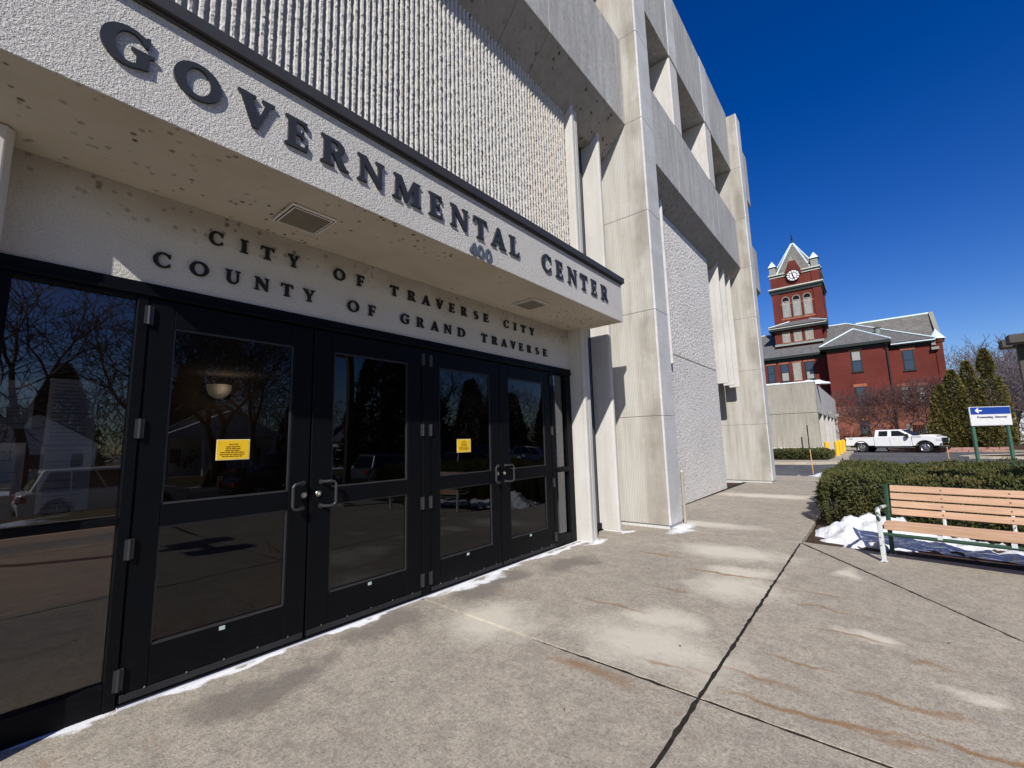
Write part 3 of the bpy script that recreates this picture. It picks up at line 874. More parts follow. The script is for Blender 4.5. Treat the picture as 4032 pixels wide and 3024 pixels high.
def pillar(x0, x1, yback, z0=0.0):
    """a pillar of stacked blocks, finely reeded on its sides"""
    p = obj('pillar', MB().box(x0 + .03, x1 - .03, -.83, yback, z0 - .1, 12.9), M['pillar_front'], GB)
    c = .02
    plan = [(x0, yback - .02), (x0, -.86 + c), (x0 + c, -.86), (x1 - c, -.86), (x1, -.86 + c), (x1, yback - .02)]
    for a, b in zip(J[:-1], J[1:]):
        lo = z0 + .06 if a == 0 else a + .003
        hi = b - .003
        me = MB().prism(plan, 'z', lo, hi).mesh('pillar_block')
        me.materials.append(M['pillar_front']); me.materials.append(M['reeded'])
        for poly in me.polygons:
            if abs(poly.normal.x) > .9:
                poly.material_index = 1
        obj('pillar_block', me, None, p, bevel=.005)
    return p
pillar(7.14, 7.725, .12)
pillar(16.35, 16.945, .60, zs(16.6))
pillar(-2.0, -1.41, .12)

def profile_x(name, poly, x0, x1, mat, bevel=.012):
    return obj(name, MB().prism(poly, 'x', x0, x1), mat, GB, bevel=bevel)
SPAN = [(-.54, 7.225), (-.54, 8.985), (.34, 8.985), (.34, 6.70), (-.11, 6.74)]
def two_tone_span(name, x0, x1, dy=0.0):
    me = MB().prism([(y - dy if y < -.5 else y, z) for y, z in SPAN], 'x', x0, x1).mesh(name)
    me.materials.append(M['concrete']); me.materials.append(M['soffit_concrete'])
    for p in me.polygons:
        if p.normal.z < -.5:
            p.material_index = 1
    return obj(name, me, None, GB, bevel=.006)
def cuts(x0, x1, bx):
    e = [x0, bx + 2.41, bx + 3.02, bx + 5.41, bx + 6.08, x1]
    return [(e[i] + (.003 if i else 0), e[i + 1] - (.003 if i < 4 else 0), .010 if i in (1, 3) else 0) for i in range(5)]
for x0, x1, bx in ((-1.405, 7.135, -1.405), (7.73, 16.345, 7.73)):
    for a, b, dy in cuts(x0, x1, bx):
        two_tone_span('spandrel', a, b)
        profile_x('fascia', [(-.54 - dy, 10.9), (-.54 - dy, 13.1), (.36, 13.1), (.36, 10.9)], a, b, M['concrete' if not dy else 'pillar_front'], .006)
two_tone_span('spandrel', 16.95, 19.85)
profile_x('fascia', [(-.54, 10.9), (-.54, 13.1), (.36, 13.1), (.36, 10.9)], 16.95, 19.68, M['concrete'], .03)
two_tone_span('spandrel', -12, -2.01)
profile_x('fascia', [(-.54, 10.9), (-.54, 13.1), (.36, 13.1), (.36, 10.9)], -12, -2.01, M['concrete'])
# vertical joints in the long bands are thin recessed grooves: short filler strips in shade
# upper windows: mullion piers and glass
for bx in (-1.405, 7.73):
    for d0, d1 in ((2.41, 3.02), (5.41, 6.08)):
        obj('mullion_pier', MB().box(bx + d0, bx + d1, -.535, .16, 8.99, 10.895), M['pale_fin'], GB, bevel=.035, seg=1)
    for d0, d1 in ((.0, 2.41), (3.02, 5.41), (6.08, 8.5)):
        w = obj('window', MB().box(bx + d0, bx + d1, .16, .20, 8.99, 10.895), M['frame'], GB)
        obj('pane', MB().box(bx + d0 + .06, bx + d1 - .06, .145, .165, 9.05, 10.84), M['window_glass'], w)
obj('window', MB().box(16.95, 19.7, .16, .20, 8.99, 10.895), M['window_glass'], GB)
# inner mass of the building
core = MB()
core.box(-12, 19.62, .37, 14, 3.3, 13.0)
core.box(-12, -.25, .2, 14, -.3, 3.3)
core.box(7.16, 13.5, .38, 14, -.3, 3.3)
core.box(13.5, 19.6, .62, 14, -.3, 3.3)
core.box(-.25, 7.16, 4.6, 14, -.3, 3.3)
obj('inner_wall', core, M['concrete'], GB)
obj('end_wall', MB().box(19.0, 19.6, .45, 13.5, 13.0, 13.05), M['concrete'], GB)
obj('recess_glazing', MB().box(13.53, 16.345, .56, .60, zs(15), 6.75), M['window_glass'], GB)
obj('filler_wall', MB().box(6.67, 7.145, .0, .2, -.05, 6.8), M['pale_fin'], GB)
obj('filler_wall', MB().box(7.73, 9.4, .05, .36, -.05, 6.75), M['fine_panel'], GB)

# fins
def fin(x0, x1, yf, z0, z1, yb=.06, ch=.022, mat='pale_fin'):
    m = MB()
    m.prism([(x0, yb), (x0, yf + ch), (x0 + ch, yf), (x1 - ch, yf), (x1, yf + ch), (x1, yb)], 'z', z0, z1)
    return obj('fin', m, M[mat], GB, bevel=.004)
fin(5.69, 5.785, -.245, .012, 6.90, .34)
fin(5.80, 5.92, -.225, .012, 6.88, .34)
fin(6.57, 6.662, -.25, .012, 6.90, .34)
fin(-.13, -.008, -.235, .012, 3.128, ch=.03)
fin(-.26, -.145, -.22, .012, 3.128)
for x in (14.33, 15.07, 15.81):
    fin(x, x + .10, -.26, 3.06, 6.92, .05)
fin(9.56, 9.65, -.27, 3.07, 6.92, .05, mat='pillar_front')
for x0, x1, yf in ((5.69, 5.785, -.245), (5.80, 5.92, -.225), (6.57, 6.662, -.25)):
    obj('fin_sealant', MB().box(x0 - .006, x1 + .006, yf - .008, .03, .0, .011), M['caulk'], GB)

# tall dark glazing between the fins
w = obj('window', MB().box(5.925, 6.565, .09, .14, .0, 6.78), M['frame'], GB)
obj('pane', MB().box(5.98, 6.51, .075, .095, .11, 6.76), M['window_glass'], w)
obj('rail', MB().box(5.93, 6.56, .05, .092, 3.5, 3.6), M['frame'], w)
obj('rail', MB().box(5.93, 6.56, .05, .092, .02, .11), M['frame'], w)

# ribbed wall over the canopy, every rib on its own
rw = obj('ribbed_wall', MB().box(-1.40, 5.69, -.095, .36, 3.30, 6.80), M['rib'], GB)
RIBP = [(-.020, .012), (-.018, -.020), (-.011, -.042), (.009, -.044), (.016, -.024), (.020, .012)]
def rib_mesh(seed):
    r = random.Random(seed)
    zz = 3.62; rows = []; V = []; F = []
    while zz < 6.80:
        rows.append(zz); zz += .022 * r.uniform(.5, 1.6)
    rows.append(6.80)
    bite = 0
    for i, z in enumerate(rows):
        bite = bite * .2 + r.gauss(0, .0024)
        side = r.gauss(0, .0008)
        for k, (x, y) in enumerate(RIBP):
            inner = k in (0, 5)
            V.append((x + (0 if inner else side + r.gauss(0, .0013)), y + (0 if inner else min(.012, bite + abs(r.gauss(0, .0030)) - .001)), z))
    n = len(RIBP)
    for i in range(len(rows) - 1):
        for k in range(n - 1):
            F.append((i * n + k, i * n + k + 1, (i + 1) * n + k + 1, (i + 1) * n + k))
    me = bpy.data.meshes.new('rib')
    me.from_pydata(V, [], F); me.update()
    me.materials.append(M['rib'])
    return me
ribs = [rib_mesh(s) for s in range(7)]
x = -.62
i = 0
while x < 5.66:
    o = obj('rib', ribs[(i * 5 + i // 7) % 7], None, rw, loc=(x, -.101, 0))
    if i % 3 == 1:
        o.scale = (1, 1, 1)
    x += .0655; i += 1

# bay two: two aggregate panels
obj('wall_panel', MB().box(9.4, 13.52, -.165, .36, 3.34, 6.76), M['rough_panel'], GB, bevel=.02)
obj('wall_panel', MB().box(9.35, 13.52, -.172, .36, zs(12) + .03, 3.322), M['fine_panel'], GB, bevel=.015)

# ---------------- entrance canopy
CAN = obj('canopy', MB().prism([(-.857, 3.131), (-.857, 3.70), (-.005, 3.70), (-.005, 3.145), (-.849, 3.145), (-.849, 3.131)], 'x', -.16, 5.83), M['stucco'], GB, bevel=.006)
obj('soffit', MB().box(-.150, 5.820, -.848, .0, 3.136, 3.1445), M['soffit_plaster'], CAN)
cf = MB()
cf.box(-.19, 5.862, -.90, -.10, 3.715, 3.795)
cf.box(-.175, 5.848, -.875, -.11, 3.695, 3.714)
obj('cap_flashing', cf, M['flashing'], CAN, bevel=.004)
for cx in (1.411, 4.20):
    sl = obj('soffit_light', MB().box(cx - .165, cx + .165, -.57, -.24, 3.118, 3.1295), M['white_trim'], CAN, bevel=.002)
    obj('shadow_gap', MB().box(cx - .152, cx + .152, -.557, -.253, 3.1165, 3.1175), M['dark_void'], sl)
    obj('inner_frame', MB().box(cx - .143, cx + .143, -.548, -.262, 3.115, 3.1163), M['white_trim'], sl)
    obj('diffuser', MB().box(cx - .132, cx + .132, -.537, -.273, 3.1125, 3.1148), M['lens'], sl)
YF = -.8755
sc = .9924
for ch, x, wd in (('G', .207, .208), ('O', .493, .223), ('V', .793, .205), ('E', 1.062, .150), ('R', 1.293, .205), ('N', 1.564, .222), ('M', 1.862, .275),
                  ('E', 2.217, .152), ('N', 2.459, .217), ('T', 2.742, .188), ('A', 2.985, .225), ('L', 3.264, .160),
                  ('C', 3.826, .185), ('E', 4.105, .152), ('N', 4.366, .212), ('T', 4.655, .188), ('E', 4.935, .150), ('R', 5.209, .195)):
    put_letter(ch, x * sc, wd * sc, 1.449 + (3.343 - 1.449) * sc, .202 * sc, YF + .016, .016, CAN, M['letter'])
for ch, x in (('4', 2.697), ('0', 2.797), ('0', 2.905)):
    put_letter(ch, x * sc, .094, 1.449 + (3.156 - 1.449) * sc, .122, -.8585, .010, CAN, M['digit'], 'digit')

# ---------------- sign band above the doors
SB = obj('sign_band', MB().box(-.008, 5.688, .0, .2, 2.522, 3.135), M['sign_stucco'], GB)
for ch, x, wd in (('C', .924, .090), ('I', 1.124, .056), ('T', 1.266, .100), ('Y', 1.468, .096), ('O', 1.857, .112), ('F', 2.080, .078), ('T', 2.439, .101),
                  ('R', 2.651, .101), ('A', 2.833, .112), ('V', 3.022, .110), ('E', 3.213, .086), ('R', 3.397, .099), ('S', 3.602, .082), ('E', 3.775, .088),
                  ('C', 4.150, .099), ('I', 4.352, .060), ('T', 4.505, .107), ('Y', 4.690, .116)):
    put_letter(ch, x * .996, wd, 2.900, .101, -.009, .012, SB, M['black_letter'])
for ch, x, wd in (('C', .627, .094), ('O', .826, .113), ('U', 1.039, .100), ('N', 1.234, .108), ('T', 1.425, .097), ('Y', 1.602, .100), ('O', 1.995, .117),
                  ('F', 2.205, .078), ('G', 2.565, .113), ('R', 2.763, .101), ('A', 2.952, .112), ('N', 3.137, .114), ('D', 3.338, .121), ('T', 3.729, .105),
                  ('R', 3.917, .106), ('A', 4.094, .115), ('V', 4.273, .112), ('E', 4.456, .086), ('R', 4.628, .099), ('S', 4.817, .088), ('E', 4.998, .098)):
    put_letter(ch, x * .996, wd, 2.644, .101, -.009, .012, SB, M['black_letter'])

# ---------------- storefront frame and doors
fr = MB()
fr.box(-.008, 5.688, -.018, .10, 2.462, 2.521)          # head
fr.box(-.008, 5.688, -.030, .09, 2.436, 2.4615)
fr.box(-.008, .045, -.012, .10, .0, 2.435)              # left jamb
fr.box(.572, .628, -.012, .10, .0, 2.435)               # post by the window
fr.box(2.838, 2.934, -.012, .10, .0, 2.435)             # centre post
fr.box(5.136, 5.206, -.012, .10, .0, 2.435)
fr.box(5.535, 5.586, -.012, .10, .0, 2.435)
fr.box(5.587, 5.688, -.004, .10, .0, 2.435)
fr.box(.046, .571, -.008, .09, .002, .150)              # window sill rail
fr.box(.046, .571, -.014, .09, 1.026, 1.070)
fr.box(.046, .571, -.006, .09, 2.412, 2.4355)
fr.box(5.207, 5.534, -.008, .09, .002, .150)
fr.box(5.207, 5.534, -.026, .09, 1.010, 1.075)
fr.box(5.207, 5.534, -.006, .09, 2.412, 2.4355)
fr.box(.629, 5.135, .03, .10, 2.428, 2.4355)
obj('storefront_frame', fr, M['frame'], GB, bevel=.003)
obj('threshold', MB().box(.629, 5.135, -.035, .10, .0005, .016), M['bright_steel'], GB, bevel=.003)
obj('sill_sealant', MB().box(.63, 5.68, -.045, -.036, .0005, .010), M['caulk'], GB)
for x0, x1 in ((.046, .571), (5.207, 5.534)):
    for z0, z1 in ((.151, 1.025), (1.076, 2.411)):
        obj('window_pane', MB().quad((x0, .03, z0), (x1, .03, z0), (x1, .03, z1), (x0, .03, z1)), M['clear_glass'], GB)

def torus_ring(cx, cz, y, r, t):
    m = MB()
    m.tube([(cx, y, cz), (cx, y - .012, cz)], r, 16)
    return m
def door(x0, x1, g0, g1, hinge_left, hx, lx):
    z0, z1 = .022, 2.426
    d = MB()
    yf, yb = -.004, .045
    rails = [(z0, .292), (.985, 1.118), (2.256, z1)]
    d.box(x0, g0, yf, yb, z0, z1)
    d.box(g1, x1, yf, yb, z0, z1)
    for a, b in rails:
        d.box(g0 + .0005, g1 - .0005, yf + .001, yb - .001, a, b)
    dr = obj('door', d, M['frame'], GB, bevel=.003)
    bead = MB()
    for a, b in ((.292, .985), (1.118, 2.256)):
        bead.box(g0 + .001, g0 + .012, .006, .022, a + .0005, b - .0005)
        bead.box(g1 - .012, g1 - .001, .006, .022, a + .0005, b - .0005)
        bead.box(g0 + .0125, g1 - .0125, -.006, .022, a + .0005, a + .012)
        bead.box(g0 + .0125, g1 - .0125, .006, .022, b - .012, b - .0005)
    obj('glazing_bead', bead, M['dark_steel'], dr)
    obj('sweep', MB().box(x0 + .01, x1 - .01, -.012, -.0045, z0 + .002, .066), M['black_plastic'], dr, bevel=.003)
    for k in range(5):
        xx = x0 + .12 + k * (x1 - x0 - .24) / 4
        obj('screw', MB().tube([(xx, -.012, .072), (xx, -.016, .072)], .006, 8), M['bright_steel'], dr)
    for a, b in ((.303, .974), (1.129, 2.245)):
        obj('pane', MB().quad((g0 + .01, .020, a), (g1 - .01, .020, a), (g1 - .01, .020, b), (g0 + .01, .020, b)), M['glass'], dr)
    s = -1 if hinge_left else 1
    pts = [(hx, -.004, 1.176)] + [(hx + s * .095 * math.sin(t), -.004 - .062 * (1 - math.cos(t)) * 1.0, 1.176 - .012 * (1 - math.cos(t))) for t in (.5, 1.0, 1.4)]
    top = [(hx, -.005, 1.172), (hx + s * .010, -.038, 1.174), (hx + s * .055, -.058, 1.176), (hx + s * .085, -.063, 1.170), (hx + s * .100, -.064, 1.152)]
    bot = [(p[0], p[1], 2.156 - p[2]) for p in top][::-1]
    h = MB().tube(top + bot, .0115, 10)
    for zz in (1.172, .984):
        h.tube([(hx, -.0045, zz), (hx, -.011, zz)], .02, 14)
    obj('handle', h, M['dark_steel'], dr, smooth=False)
    obj('lock_cylinder', torus_ring(lx, 1.081, -.0045, .024, .01), M['bright_steel'], dr, bevel=.003)
    obj('keyhole', MB().tube([(lx, -.0166, 1.081), (lx, -.0185, 1.081)], .009, 10), M['notice_edge'], dr)
    kx = x0 - .004 if hinge_left else x1 + .004
    for zz in (2.312, 1.592, .877, .156):
        hm = MB().tube([(kx, -.022, zz - .06), (kx, -.022, zz + .06)], .0085, 10)
        hm.box(kx - .022, kx + .022, -.0215, -.0055, zz - .058, zz + .058)
        obj('hinge', hm, M['dark_steel'], dr)
    cx = (g0 + g1) / 2 - .01
    obj('rating_label', MB().box(cx - .017, cx + .017, -.0058, -.0032, .258, .282), M['sticker'], dr)
    return dr
door(.634, 1.699, .768, 1.549, True, 1.655, 1.664)
door(1.713, 2.832, 1.889, 2.660, False, 1.800, 1.780)
door(2.940, 4.018, 3.070, 3.868, True, 3.972, 3.964)
door(4.030, 5.130, 4.200, 4.980, False, 4.100, 4.084)

# ---------------- entrance hall behind the glass
hall = MB()
hall.box(-.25, 7.15, 4.5, 4.6, 0, 3.3)
hall.box(-.30, -.20, .12, 4.5, 0, 3.3)
hall.box(5.70, 5.78, .35, 4.5, 0, 3.3)
obj('hall_wall', hall, M['interior_wall'], GB)
obj('hall_floor', MB().box(-.2, 5.7, .101, 4.5, -.05, .004), M['interior_floor'], GB)
obj('hall_ceiling', MB().box(-.2, 5.7, .21, 4.5, 2.60, 2.66), M['interior_ceiling'], GB)
sc_ = thing('wall_sconce', 'lit half round wall lamp seen through the leftmost door', 'lamp', (2.36, 4.49, 2.36))
M['lit_shade'] = bpy.data.materials.new('lit_lamp_shade'); M['lit_shade'].use_nodes = True
_lb = M['lit_shade'].node_tree.nodes['Principled BSDF']
_lb.inputs['Emission Color'].default_value = (1, .86, .62, 1); _lb.inputs['Emission Strength'].default_value = .2
obj('shade', MB().tube([(0, -.10, .10), (0, -.10, .02), (0, -.10, -.05), (0, -.10, -.10), (0, -.10, -.12)], [.17, .165, .13, .07, .01], 20), M['lit_shade'], sc_)
obj('back_plate', MB().box(-.2, .2, .0, .008, -.12, .12), M['dark_steel'], sc_)
_pl = bpy.data.lights.new('sconce_light', 'POINT'); _pl.energy = 2.5; _pl.color = (1, .82, .6); _pl.shadow_soft_size = .15
dl_ = thing('added_hall_light', 'added light hidden behind the door head, brightening the brown hall bench', 'lamp', (.15, .36, 2.595))  # added fixture, kept out of sight, only there to brighten the hall
obj('trim_ring', MB().tube([(0, 0, -.012), (0, 0, .004)], .11, 20), M['white_trim'], dl_)
obj('lens', MB().tube([(0, 0, -.016), (0, 0, -.0125)], .085, 20), M['lit_shade'], dl_)
_p2 = bpy.data.lights.new('added_hall_spot', 'SPOT'); _p2.energy = 60; _p2.color = (1, .85, .66); _p2.shadow_soft_size = .08; _p2.spot_size = math.radians(115); _p2.spot_blend = .6  # added spot that lights the bench behind the left window
_o2 = bpy.data.objects.new('added_hall_spot', _p2); COL.objects.link(_o2); _o2.location = (.15, .36, 2.57); _o2.rotation_euler = (math.radians(28), 0, 0)
_po = bpy.data.objects.new('sconce_light', _pl); COL.objects.link(_po); _po.location = (2.36, 4.1, 2.36)
obj('floor_mat', MB().box(1.75, 5.0, .5, 2.1, .005, .02), M['mat'], GB)
# ------------------------------------------------------------------ the red brick courthouse with its clock tower
CH = thing('brick_courthouse', 'red brick courthouse with grey hipped roofs and a square clock tower', 'courthouse')
M['flash_grey'] = simple('dull_green_flashing', (.20, .235, .215), .7, .3)
def cw(name, mb, mat, parent=CH, **kw):
    return obj(name, MB().box(*mb) if isinstance(mb, tuple) else mb, mat, parent, **kw)
main = MB()
main.box(71.5, 88, -10.3, 26, -.3, 12.0)
main.box(69.0, 71.55, -5.95, .10, -.3, 12.0)
main.box(71.38, 72.2, -10.9, -10.25, -.3, 12.15)
WALL = cw('wall', main, M['brick'])
base = MB()
base.box(71.40, 72, -10.2, 26, -.3, 4.55)
base.box(68.9, 69.2, -6.02, .17, -.3, 4.55)
base.box(71.28, 72.3, -11.0, -10.2, -.3, 4.55)
cw('stone_base', base, M['rock_base'])
course = MB()
course.box(71.36, 71.6, -10.2, 26, 4.56, 4.72); course.box(68.86, 69.1, -6.05, .20, 4.56, 4.72)
cw('stone_course', course, M['red_stone'])

def window(y0, y1, z0, z1, X, kind='sash', lintel=True, blind=None):
    w = cw('window', (X - .02, X + .06, y0, y1, z0, z1), M['dark_void'])
    f = MB(); t = .085
    f.box(X - .07, X - .025, y0 - .03, y0 + t, z0, z1); f.box(X - .07, X - .025, y1 - t, y1 + .03, z0, z1)
    f.box(X - .07, X - .025, y0 + t + .001, y1 - t - .001, z1 - t, z1); f.box(X - .07, X - .025, y0 + t + .001, y1 - t - .001, z0, z0 + t)
    if kind == 'sash':
        zm = (z0 + z1) / 2
        f.box(X - .06, X - .03, y0 + t + .001, y1 - t - .001, zm - .045, zm + .045)
        cw('frame', f, M['post_green' if False else 'green_trim'], w)
        for a, b in ((z0 + t, zm - .046), (zm + .046, z1 - t)):
            cw('pane', (X - .035, X - .025, y0 + t + .002, y1 - t - .002, a, b), M['window_glass'], w)
        if blind:
            cw('blind', (X - .042, X - .0365, y0 + t + .01, y1 - t - .01, blind[0], blind[1]), M['blind'], w)
    else:
        cw('frame', f, M['grey_trim'], w)
        s = MB(); k = int((z1 - z0) / .155)
        for i in range(k):
            zz = z0 + .09 + i * (z1 - z0 - .16) / k
            s.add([(X - .10, y0 + t, zz), (X - .10, y1 - t, zz), (X - .02, y1 - t, zz + .085), (X - .02, y0 + t, zz + .085)], [(0, 3, 2, 1)])
        o = cw('louver_slats', s, M['louver'], w)
        o['kind'] = 'stuff'
    cw('sill', (X - .14, X + .05, y0 - .12, y1 + .12, z0 - .13, z0 - .002), M['red_stone' if kind == 'louver' else 'green_trim'], w)
    if lintel:
        cw('lintel', (X - .05, X + .04, y0 - .2, y1 + .2, z1 + .002, z1 + .36), M['red_stone'], w)
    return w
window(4.71, 5.66, 8.87, 11.33, 71.5, blind=(8.97, 10.05))
window(3.27, 4.18, 8.87, 11.35, 71.5, 'louver')
window(1.80, 2.75, 8.87, 11.36, 71.5, blind=(8.97, 9.9))
window(6.4, 7.3, 8.87, 11.36, 71.5)
window(-3.32, -2.35, 9.02, 11.62, 69.0, blind=(10.45, 11.5))
window(-8.28, -7.30, 8.86, 11.36, 71.5)
window(-3.32, -2.38, 4.80, 7.10, 69.0)
window(-7.40, -6.62, 4.75, 6.92, 71.5, blind=(4.9, 6.8))
window(-8.90, -8.10, 4.75, 6.88, 71.5, blind=(4.9, 6.8))
window(-3.28, -2.40, 1.3, 2.95, 68.9)
# roofs
def slope(name, vs, mat, fs=None):
    return cw(name, MB().add(vs, fs or [tuple(range(len(vs)))]), mat)
slope('roof', [(70.9, 28, 12.36), (70.9, -10.3, 12.36), (79, -2.13, 17.2), (79, 28, 17.2), (87, -10.3, 12.36), (87, 28, 12.36)], M['shingle'], [(1, 0, 3, 2), (4, 1, 2), (5, 4, 2, 3)])
slope('gable_roof', [(74.3, -2.0, 12.2), (74.3, -10.8, 12.2), (79, -10.8, 16.88), (79, -2.0, 16.88), (84, -10.8, 12.2), (84, -2, 12.2)], M['slate'], [(1, 0, 3, 2), (4, 1, 2), (5, 4, 2, 3)])
par = MB().prism([(73.9, 11.2), (73.9, 12.5), (79, 17.15), (84.3, 12.5), (84.3, 11.2)], 'y', -11.25, -10.82)
cw('gable_parapet', par, M['grey_trim'])
caps = MB()
def cap(a, b, r=.11):
    caps.tube([a, b], r, 5)
cap((79, -10.8, 16.95), (79, -3.2, 16.95), .17)
cap((70.85, -10.3, 12.40), (79, -2.13, 17.25)); cap((79, -2.13, 17.25), (79, 28, 17.25))
slope('wing_roof', [(68.35, .77, 12.5), (68.35, -6.26, 12.5), (72.2, -2.82, 15.0), (77, -2.82, 15.0), (76.5, .77, 12.5), (76.5, -6.26, 12.5)], M['shingle'], [(1, 0, 2), (0, 4, 3, 2), (5, 1, 2, 3)])
cap((68.3, .77, 12.55), (72.2, -2.82, 15.05)); cap((68.3, -6.26, 12.55), (72.2, -2.82, 15.05))
eav = MB()
def eave_run(x0, x1, y0, y1, zt, deep=.30):
    eav.box(x0, x1, y0, y1, zt - deep, zt)
eave_run(70.85, 71.6, .85, 26, 12.34); eave_run(68.3, 69.1, -6.28, .79, 12.47); eave_run(69.11, 71.6, -6.28, -5.9, 12.46); eave_run(69.11, 70.8, .1, .79, 12.46)
eave_run(70.9, 71.6, -10.3, -6.3, 12.20, .22)
for bx in ((71.36, 71.6, .2, 26, 11.62, 12.0), (68.86, 69.1, -6.0, .15, 11.85, 12.15), (71.36, 71.6, -10.25, -6.0, 11.7, 11.95)):
    eav.box(*bx)
cw('eaves', eav, M['green_trim'])
cw('gutter', MB().box(70.78, 70.88, -10.3, -6.3, 12.12, 12.26), M['verdigris'])
cw('downspout', MB().tube([(68.4, -5.81, 12.0), (68.85, -5.81, 11.5), (68.85, -5.81, 0)], .075, 8), M['green_trim'])
cw('roof_vent', MB().tube([(74, -5.3, 14.2), (74, -5.3, 14.9), (74, -5.3, 15.1)], [.3, .3, .5], 10), M['flash_grey'])
# corner turret with its pale cone
cw('corner_turret', MB().tube([(71.8, -10.55, 11.9), (71.8, -10.55, 12.28)], .62, 8), M['brick'])
cw('turret_cap', MB().tube([(71.8, -10.5, 12.28), (71.8, -10.5, 12.36), (71.8, -10.5, 13.2), (71.8, -10.5, 13.55)], [.86, .82, .22, .02], 8), M['verdigris'])
cw('corbel', (71.0, 71.4, -10.55, -9.88, 11.0, 11.32), M['grey_trim'])
cw('corbel', (71.1, 71.4, -10.3, -9.95, 11.55, 11.95), M['grey_trim'])
# tower
tw = MB()
tw.box(75, 81, .16, 6.19, 12, 25.3)
tw.box(73.6, 75.1, .54, 6.23, 12.5, 16.6)
T = cw('tower', tw, M['brick'])
for a, b in ((.10, 1.07), (5.30, 6.25)):
    for lo, hi in ((17.81, 22.4), (23.4, 25.0)):
        cw('pilaster', (74.86, 75.2, a, b, lo, hi), M['brick'], T)
for x0, x1 in ((75.3, 76.2), (79.8, 81)):
    cw('pilaster', (x0, x1, .04, .3, 17.81, 22.4), M['brick'], T)
def belt(z0, z1, out, mat, name='cornice', par=T):
    return cw(name, MB().box(75 - out, 81 + out, .16 - out, 6.19 + out, z0, z1), mat, par)
belt(22.50, 22.9, .22, M['green_trim']); belt(22.91, 23.14, .38, M['green_trim']); belt(23.15, 23.32, .42, M['louver'])
belt(25.02, 25.16, .16, M['louver']); belt(25.17, 25.38, .22, M['green_trim']); belt(25.39, 25.56, .26, M['louver'])
belt(20.7, 20.86, .05, M['red_stone'], 'band'); belt(18.35, 18.6, .08, M['red_stone'], 'band'); belt(17.6, 17.8, .10, M['brick'], 'band')
# three arched louvred openings
for yc in (4.55, 3.22, 1.87):
    w = cw('belfry_opening', MB().prism([(yc - .46, 18.78)] + [(yc + .46, 18.78), (yc + .46, 21.38)] + arc(yc, 21.38, .46, .46, 0, 180, 12)[1:], 'x', 74.97, 75.1), M['dark_void'], T)
    f = MB()
    for s in (-1, 1):
        f.box(74.88, 74.965, yc + s * .46 - .05, yc + s * .46 + .05, 18.78, 21.38)
    f.box(74.88, 74.965, yc - .405, yc + .405, 21.05, 21.17); f.box(74.88, 74.965, yc - .52, yc + .52, 18.66, 18.775)
    ring = arc(yc, 21.38, .51, .51, 0, 180, 12); rin = arc(yc, 21.38, .41, .41, 0, 180, 12)
    for i in range(12):
        f.prism([ring[i], ring[i + 1], rin[i + 1], rin[i]], 'x', 74.88, 74.965)
    cw('frame', f, M['grey_trim'], w)
    s = MB()
    for i in range(15):
        zz = 18.84 + i * .147
        s.add([(74.86, yc - .40, zz), (74.86, yc + .40, zz), (74.96, yc + .40, zz + .075), (74.96, yc - .40, zz + .075)], [(0, 3, 2, 1)])
    o = cw('louver_slats', s, M['white_trim'], w); o['kind'] = 'stuff'
for yc in (4.81, 3.39, 2.02):
    window(yc - .46, yc + .46, 14.72, 16.26, 73.6, 'louver', False)
cw('flashing', MB().add([(73.2, .4, 14.22), (73.2, 6.3, 14.22), (73.58, 6.3, 14.60), (73.58, .4, 14.60)], [(0, 3, 2, 1)]), M['flash_grey'])
slope('tower_skirt_roof', [(72.9, 6.88, 17.05), (72.9, -.14, 17.05), (75.0, .9, 18.0), (75.0, 5.3, 18.0), (77, 6.9, 17.05), (77, -.14, 17.05)], M['shingle'], [(1, 0, 3, 2), (0, 4, 3), (5, 1, 2)])
cap((72.85, 6.88, 17.1), (75, 4.4, 18.05), .08); cap((72.85, -.14, 17.1), (75, 1.9, 18.05), .08)
sk = MB(); sk.box(72.95, 77, -.12, 6.86, 16.5, 16.98)
cw('eaves', sk, M['green_trim']); cw('gutter', (72.86, 72.94, -.14, 6.88, 16.80, 16.90), M['louver'])
# spire, corner turrets, clock gable
sp = [(75.1, 1.02, 25.58), (75.1, 5.38, 25.58), (76.1, 6.15, 25.58), (79.9, 6.15, 25.58), (80.9, 5.38, 25.58), (80.9, 1.02, 25.58), (79.9, .2, 25.58), (76.1, .2, 25.58), (78, 3.2, 31.1)]
cw('spire', MB().add(sp, [(i, 8, (i + 1) % 8) for i in range(8)]), M['slate'], T)
for i in range(8):
    cap(sp[i], sp[8], .10)
cw('ridge_caps', caps, M['verdigris'])
cw('finial', MB().tube([(78, 3.2, 30.95), (78, 3.2, 31.3), (78, 3.2, 31.45), (78, 3.2, 31.62), (78, 3.2, 31.7), (78, 3.2, 31.85), (78, 3.2, 31.95), (78, 3.2, 32.05), (78, 3.2, 32.2), (78, 3.2, 32.5)], [.22, .13, .07, .17, .07, .14, .05, .05, .12, .01], 8), M['green_trim'], T)
for y0, y1 in ((.10, .98), (5.40, 6.26)):
    for x0 in (74.9, 80.2):
        t = cw('corner_turret', (x0, x0 + .88, y0, y1, 25.57, 26.72), M['grey_trim'], T)
        cw('turret_roof', MB().add([(x0 - .12, y0 - .12, 26.8), (x0 + 1, y0 - .12, 26.8), (x0 + 1, y1 + .12, 26.8), (x0 - .12, y1 + .12, 26.8), (x0 + .44, (y0 + y1) / 2, 27.85)], [(0, 1, 4), (1, 2, 4), (2, 3, 4), (3, 0, 4), (3, 2, 1, 0)]), M['verdigris'], T)
        cw('cornice', (x0 - .13, x0 + 1.01, y0 - .13, y1 + .13, 26.73, 26.795), M['green_trim'], T)
